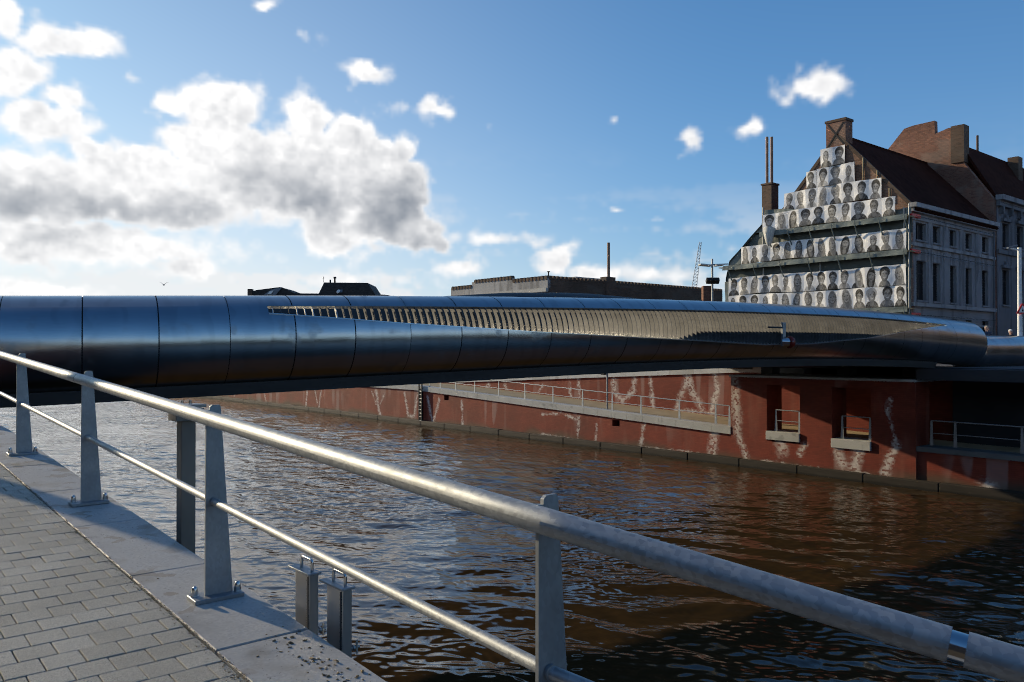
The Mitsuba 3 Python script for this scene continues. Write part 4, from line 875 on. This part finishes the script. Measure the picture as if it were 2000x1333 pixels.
# ------------------------------------------------------------------ houses farther left
c0 = atY(1071, 543, 74.0); fa = -(c0[0] * u[0] + c0[1] * u[1]); fwv = c0[0] * v[0] + c0[1] * v[1]; fz = c0[2]
FB = thing('flat_roofed_building', 'low building with stepped white parapet and long dark brick side wall', 'building')
put(FB + '__side_wall', MB().box(fw(fa, fwv, -4), -A3 * .4, V3 * 26, Z3 * (fz + 4)), 'dark_brick')
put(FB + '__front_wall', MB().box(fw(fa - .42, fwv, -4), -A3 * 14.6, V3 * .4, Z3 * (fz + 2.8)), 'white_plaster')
put(FB + '__cornice', MB().box(fw(fa + .01, fwv - .3, fz - 1.25), -A3 * 15.4, V3 * .29, Z3 * .35), 'ledge_concrete')
for a0, L, h in ((fa, 5.0, .0), (fa - 5.02, 6.4, .32), (fa - 11.44, 3.6, -.15)):
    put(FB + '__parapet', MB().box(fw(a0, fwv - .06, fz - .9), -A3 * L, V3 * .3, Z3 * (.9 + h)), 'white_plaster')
    for k in range(int(L / .5)): put(FB + '__coping_tile', MB().tube([fw(a0 - k * .5 - .25, fwv - .14, fz + h + .02), fw(a0 - k * .5 - .25, fwv + .3, fz + h + .05)], .20, 8), 'dark_brick', 40)
mb = MB()
for k in range(52): mb.tube([fw(fa + .04, fwv + .25 + k * .5, fz + .02), fw(fa - .42, fwv + .25 + k * .5, fz + .05)], .2, 7)
put(FB + '__wall_coping', mb, 'dark_brick', 40, kind='stuff')
put(FB + '__roof', MB().box(fw(fa - .4, fwv + .4, fz - 1.2), -A3 * 14.6, V3 * 25, Z3 * .2), 'slate')
def onside(px): r = ray(px, 550); da = -(r[0] * u[0] + r[1] * u[1]); k = fa / da; return (r * k)[0] * v[0] + (r * k)[1] * v[1] - fwv
qc = onside(1193); zt_ = (683 - 541) / F * (74 + .639 * qc); zp = (683 - 473) / F * (74 + .639 * qc)
put(FB + '__chimney', MB().box(fw(fa + .06, fwv + qc - .7, -2), -A3 * .8, V3 * 1.3, Z3 * (zt_ + 2)), 'dark_brick')
put(FB + '__flue_pipe', MB().tube([fw(fa - .3, fwv + qc, zt_), fw(fa - .3, fwv + qc, zp)], .14, 12), 'copper_pipe', 40)
q0, q1 = onside(1112), onside(1170); put(FB + '__roof_hatch', MB().box(fw(fa - 1.2, fwv + q0 + 2, fz - .9), -A3 * 1.8, V3 * (q1 - q0), Z3 * 1.35), 'ledge_concrete')
put(FB + '__vent', MB().tube([fw(fa - .2, fwv + .2, fz), fw(fa - .2, fwv + .2, fz + .5), fw(fa - .2, fwv + .2, fz + .62)], [.05, .05, .16], 8), 'slate', 40)
def house_at(name, label, Y, prof, depth, mat, wallmat, zb=-3):
    """prof: roof outline in pixels, seen at distance Y; the house runs back from there"""
    k = thing(name, label, 'house'); pts = [atY(x, y, Y) for x, y in prof]
    xs_ = [p[0] for p in pts]; z0 = min(p[2] for p in pts)
    put(k + '__roof', MB().hull([np.array([p[0], Y, p[2]]) for p in pts] + [np.array([p[0], Y + depth, p[2]]) for p in pts]), mat)
    put(k + '__wall', MB().box([min(xs_) + .3, Y + .3, zb], [max(xs_) - min(xs_) - .6, 0, 0], [0, depth - .6, 0], [0, 0, z0 - zb]), wallmat)
    return k
Y1 = 150.0
mh = house_at('mansard_house', 'dark mansard roofed house with a weather vane beyond the bridge', Y1, [(620, 579), (735, 579), (718, 553), (633, 552)], 9, 'slate', 'dark_brick')
o = atY(632, 552, Y1 + 2); put(mh + '__weather_vane', MB().tube([o, o + Z3 * 1.1], .05, 6).tube([o + Z3 * .8 - A3 * .25, o + Z3 * .8 + A3 * .25], .05, 5), 'black_paint')
o = atY(654, 552, Y1 + 2); put(mh + '__chimney_pipe', MB().tube([o - Z3 * .3, o + Z3 * .75, o + Z3 * .76, o + Z3 * 1.0], [.16, .16, .28, .28], 8), 'slate', 40)
o = atY(645, 552, Y1 + 2); put(mh + '__chimney_pipe', MB().tube([o - Z3 * .3, o + Z3 * .5], [.14, .14], 8), 'slate', 40)
o = atY(659, 572, Y1 - .3); put(mh + '__skylight', MB().box(o, [.9, 0, 0], [0, .25, .5], [0, -.1, .05]), 'lead_grey')
o = atY(661, 570, Y1 - .6); put(mh + '__satellite_dish', MB().tube([o, o + np.array([-.1, -.12, .1])], [.42, .30], 14), 'white_paint', 40)
Y2 = 165.0
sh = house_at('tiled_house', 'small dark tiled house with a skylight left of the mansard roof', Y2, [(483, 580), (590, 580), (560, 566), (547, 561), (541, 562), (500, 567), (486, 572)], 10, 'slate', 'dark_brick')
o = atY(484, 566, Y2); put(sh + '__chimney', MB().box([o[0], Y2 - .2, o[2] - 1.3], [.9, 0, 0], [0, 1.0, 0], [0, 0, 1.4]), 'dark_brick')
p_ = [atY(x, y, Y2 - .4) for x, y in ((514, 577), (538, 577), (551, 561), (530, 566))]; put(sh + '__grey_slope', MB().hull(p_ + [q + np.array([0, .3, 0]) for q in p_]), 'lead_grey')
p_ = [atY(x, y, Y2 - .7) for x, y in ((522, 575), (529, 575), (534, 568), (527, 569))]; put(sh + '__skylight', MB().hull(p_ + [q + np.array([0, .2, 0]) for q in p_]), 'white_paint')
lw = house_at('low_range', 'low dark roof range between the two houses on the left skyline', 158.0, [(560, 582), (765, 582), (760, 577), (738, 575), (562, 573)], 8, 'slate', 'dark_brick')
o = atY(1384, 565, 78); ch = thing('roof_chimney', 'small brick chimney with floodlights behind the street lamp', 'chimney')
put(ch + '__shaft', MB().box(o + np.array([-.5, 0, -3]), [.9, 0, 0], [0, .8, 0], [0, 0, 3.3]), 'fire_brick')
# tower crane far off
ck = thing('tower_crane', 'thin lattice crane mast far away above the long brick wall', 'crane')
cb_, ct = atY(1356, 562, 260), atY(1368, 473, 260); mb = MB(); dx = np.array([.75, 0, 0])
for s in (-1, 1): mb.tube([cb_ + dx * s, ct + dx * s * .4], .10, 5)
for k in range(14):
    p0 = cb_ + (ct - cb_) * k / 14; p1 = cb_ + (ct - cb_) * (k + 1) / 14; w0, w1 = 1 - .6 * k / 14, 1 - .6 * (k + 1) / 14
    mb.tube([p0 - dx * w0, p1 + dx * w1], .055, 4); mb.tube([p0 + dx * w0, p0 - dx * w0], .055, 4)
put(ck + '__mast', mb, 'lead_grey')
# street lamp with two flat heads, mast with cameras and warning sign
sl_ = thing('street_lamp', 'street lamp with two flat wing heads left of the scaffold', 'street lamp')
b_ = atY(1391, 520, 52.0); bx, by = b_[0], b_[1]
put(sl_ + '__pole', MB().tube([[bx, by, -1.2], [bx, by, b_[2] + .45]], [.11, .06], 12), 'dull_steel', True)
for s, L in ((-1, .75), (1, .55)):
    k = key(sl_ + '__lamp_head'); cc = np.array([bx + s * (.12 + L / 2), by - .2, b_[2] + .03]); tl = np.array([math.cos(.1), 0, math.sin(.1) * s]); 
    scene[k] = mikit.ply(MB().cbox(cc, tl, [0, 1, 0], [-math.sin(.1) * s, 0, math.cos(.1)], L / 2, .35, .045, .02).mesh(), 'cream_sheet')
put(sl_ + '__arm', MB().tube([[bx - .2, by - .1, b_[2] + .06], [bx + 1.0, by - .1, b_[2] + .12]], .04, 8), 'dull_steel')
for s in (-.22, .2): put(sl_ + '__floodlight', MB().cbox([bx + s, by - .15, b_[2] - .95], [1, 0, 0], [0, .8, -.6], [0, .6, .8], .2, .18, .14, .03), 'black_paint')
mp = thing('camera_mast', 'white mast with a camera arm and warning sign at the right edge', 'mast')
b_ = atY(1991, 484, 43.0); bx, by = b_[0], b_[1]
put(mp + '__pole', MB().tube([[bx, by, -.8], [bx, by, b_[2]]], [.13, .10], 16), 'white_paint', True)
put(mp + '__camera_arm', MB().bar([bx - .1, by, b_[2] - .12], [bx - .55, by - .1, b_[2] - .05], .08, .07), 'white_paint')
put(mp + '__camera', MB().cbox([bx - .42, by - .08, b_[2] + .03], [.96, 0, .25], [0, 1, 0], [-.25, 0, .96], .26, .09, .035, .01), 'lead_grey')
sgn = atY(1997, 606, 42.85); tri = lambda r: Polygon([(r * math.sin(q), r * math.cos(q)) for q in (0, 2.094, 4.189)])
put(mp + '__warning_sign', MB().ext(tri(.30).buffer(.05), sgn, [1, 0, 0], Z3, .02, [0, -1, 0]), 'red_plastic')
put(mp + '__sign_face', MB().ext(tri(.215).buffer(.015), sgn + np.array([0, -.022, -.005]), [1, 0, 0], Z3, .004, [0, -1, 0]), 'white_paint')
put(mp + '__sign_symbol', MB().ext(Polygon([(-.055, -.08), (.055, -.08), (.03, .02), (.0, .10), (-.03, .02)]), sgn + np.array([0, -.027, 0]), [1, 0, 0], Z3, .003, [0, -1, 0]), 'black_paint')
# bird
bd = atY(320, 557, 70); mb = MB()
mb.tube([bd + [-.0, .18, 0], bd + [0, .05, 0], bd + [0, -.12, .0], bd + [0, -.22, .02]], [.01, .055, .05, .015], 8)
for s in (-1, 1): mb.hull([bd + [0, -.06, .02], bd + [0, .06, .02], bd + [s * .22, -.05, .17], bd + [s * .22, .04, .17], bd + [s * .2, 0, .185]]); mb.hull([bd + [s * .22, -.05, .17], bd + [s * .22, .04, .17], bd + [s * .2, 0, .185], bd + [s * .46, .04, .28]])
put('gull', mb, 'lead_grey', False, 'small gull gliding low over the bridge on the left', 'bird')
# people walking behind the parapet
def person(foot, h, cols, label, face=-1):
    import manifold3d as m3
    k = thing('person', label, 'person'); s = h / 1.75
    def ball(c, r): return m3.Manifold.sphere(r * s, 14).translate([c[0] * s, c[1] * s, c[2] * s])
    def chain(js):
        out = None
        for (a, ra), (b, rb) in zip(js[:-1], js[1:]):
            hh = m3.Manifold.batch_hull([ball(a, ra), ball(b, rb)]); out = hh if out is None else out + hh
        return out
    legs = chain([((-.10, 0, .92), .10), ((-.11, -.06, .50), .068), ((-.11, .05, .09), .05), ((-.11, -.10, .045), .042)]) + chain([((.10, 0, .92), .10), ((.11, .10, .50), .068), ((.11, .22, .12), .05), ((.11, .10, .06), .042)])
    tor = chain([((0, 0, .92), .155), ((0, 0, 1.15), .15), ((0, 0, 1.34), .17)]) + chain([((-.17, 0, 1.40), .075), ((.17, 0, 1.40), .075)])
    arms = chain([((-.20, 0, 1.40), .065), ((-.26, .08, 1.12), .048), ((-.25, -.05, .88), .036)]) + chain([((.20, 0, 1.40), .065), ((.26, -.03, 1.12), .048), ((.25, -.18, .92), .036)])
    head = chain([((0, 0, 1.42), .06), ((0, -.01, 1.56), .055)]) + m3.Manifold.batch_hull([ball((0, .01, 1.665), .098), ball((0, -.03, 1.60), .066), ball((0, .02, 1.70), .085)]) + ball((0, -.118, 1.635), .018) + ball((-.098, .01, 1.645), .025) + ball((.098, .01, 1.645), .025)
    hands = None
    for sx, sy, sz in ((-.25, -.06, .80), (.25, -.20, .85)):
        hd_ = m3.Manifold.batch_hull([ball((sx, sy + .01, sz + .06), .03), ball((sx, sy, sz), .034)])
        for f_ in range(4): hd_ = hd_ + m3.Manifold.batch_hull([ball((sx, sy - .03 + .02 * f_, sz - .01), .011), ball((sx, sy - .04 + .02 * f_, sz - .085 + .008 * abs(f_ - 1)), .008)])
        hd_ = hd_ + m3.Manifold.batch_hull([ball((sx * .93, sy - .03, sz + .02), .012), ball((sx * .9, sy - .06, sz - .03), .009)]); hands = hd_ if hands is None else hands + hd_
    hair = m3.Manifold.batch_hull([ball((0, .03, 1.70), .098), ball((0, .05, 1.64), .085), ball((0, -.02, 1.735), .07)])
    def out(man, nm, mat, fine=.03):
        me = man.refine_to_length(fine * s).to_mesh(); m = trimesh.Trimesh(me.vert_properties[:, :3], me.tri_verts); m = trimesh.smoothing.filter_taubin(m, iterations=6); p = np.array(m.vertices)
        p[:, 1] *= 1; q = np.stack([p[:, 0], p[:, 1], p[:, 2]], -1) + foot
        put(k + nm, trimesh.Trimesh(q, m.faces, process=False), mat, True)
    used[k] = used.get(k, 1)
    out(head + hands, '__body', 'skin'); out(legs, '__trousers', cols[0]); out(tor + arms, '__jacket', cols[1]); out(hair, '__hair', cols[2])
    for sx in (-.036, .036): put(k + '__eye', MB().tube([foot + np.array([sx, -.09, 1.655]) * s, foot + np.array([sx, -.102, 1.655]) * s], .012 * s, 8), 'black_paint')
    put(k + '__mouth', MB().cbox(foot + np.array([0, -.095, 1.585]) * s, [1, 0, 0], [0, 1, 0], Z3, .028 * s, .006 * s, .006 * s), 'red_lamp')
diff('skin', (.56, .33, .24), .5); diff('dark_cloth', (.02, .022, .028), .9); diff('blue_cloth', (.03, .045, .08), .9); diff('grey_hair', (.22, .20, .18), .7); diff('dark_hair', (.02, .016, .013), .6); diff('white_cap', (.6, .6, .6), .8)
p_ = atY(1927, 638, 43.5); person(np.array([p_[0], p_[1], p_[2] - 1.79]), 1.79, ('dark_cloth', 'blue_cloth', 'grey_hair'), 'grey haired person walking behind the low tube at the bridge end')
p_ = atY(1974, 645, 44.5); person(np.array([p_[0], p_[1], p_[2] - 1.78]), 1.78, ('dark_cloth', 'dark_cloth', 'white_cap'), 'person in a pale cap walking beside the white mast')

# ------------------------------------------------------------------ houses on our own bank, behind the viewpoint: the steel skin mirrors them
def row_house(k, o, ex, ez_, L, h, label, group):
    b = thing('quayside_house', label, 'house', group); wl = sbox(0, 0, L - .1, h)
    for zz in (1.0, 4.2, 6.9):
        for x in (1.0, 3.9, 6.8):
            if zz + 1.8 < h: wl = wl.difference(sbox(x, zz, x + 1.3, zz + 1.9))
    put(b + '__wall', MB().ext(wl, o, ex, Z3, .35, ez_), 'dark_brick' if 'beyond' in group else ('fire_brick', 'dark_brick', 'gable_brick')[k % 3])
    put(b + '__glazing', MB().box(o + ez_ * .3, ex * (L - .1), ez_ * .05, Z3 * h), 'window_glass')
    put(b + '__roof', MB().hull([o + ex * x + ez_ * d + Z3 * z for x in (0, L - .1) for d, z in ((-.3, h), (8, h), (4, h + 3.4))]), 'roof_tile')
for k in range(12):
    t0 = 48 - k * 9.2
    row_house(k, np.array([uq[0] * t0 + vq[0] * -17, uq[1] * t0 + vq[1] * -17, -1.9]), uq0, -VQ3, 9.2, 8.5 + 2.2 * ((k * 7) % 5) / 4, 'brick house in the row across the near quay street behind the viewpoint', 'houses behind the viewpoint')
for k in range(5):
    row_house(k + 1, fw(CA + 22, 48 + k * 9.2, -.8), V3, A3, 9.2, 12.0 + 1.8 * ((k * 3) % 4) / 3, 'house across the bridge street beyond the right edge of the picture', 'houses beyond the right edge')
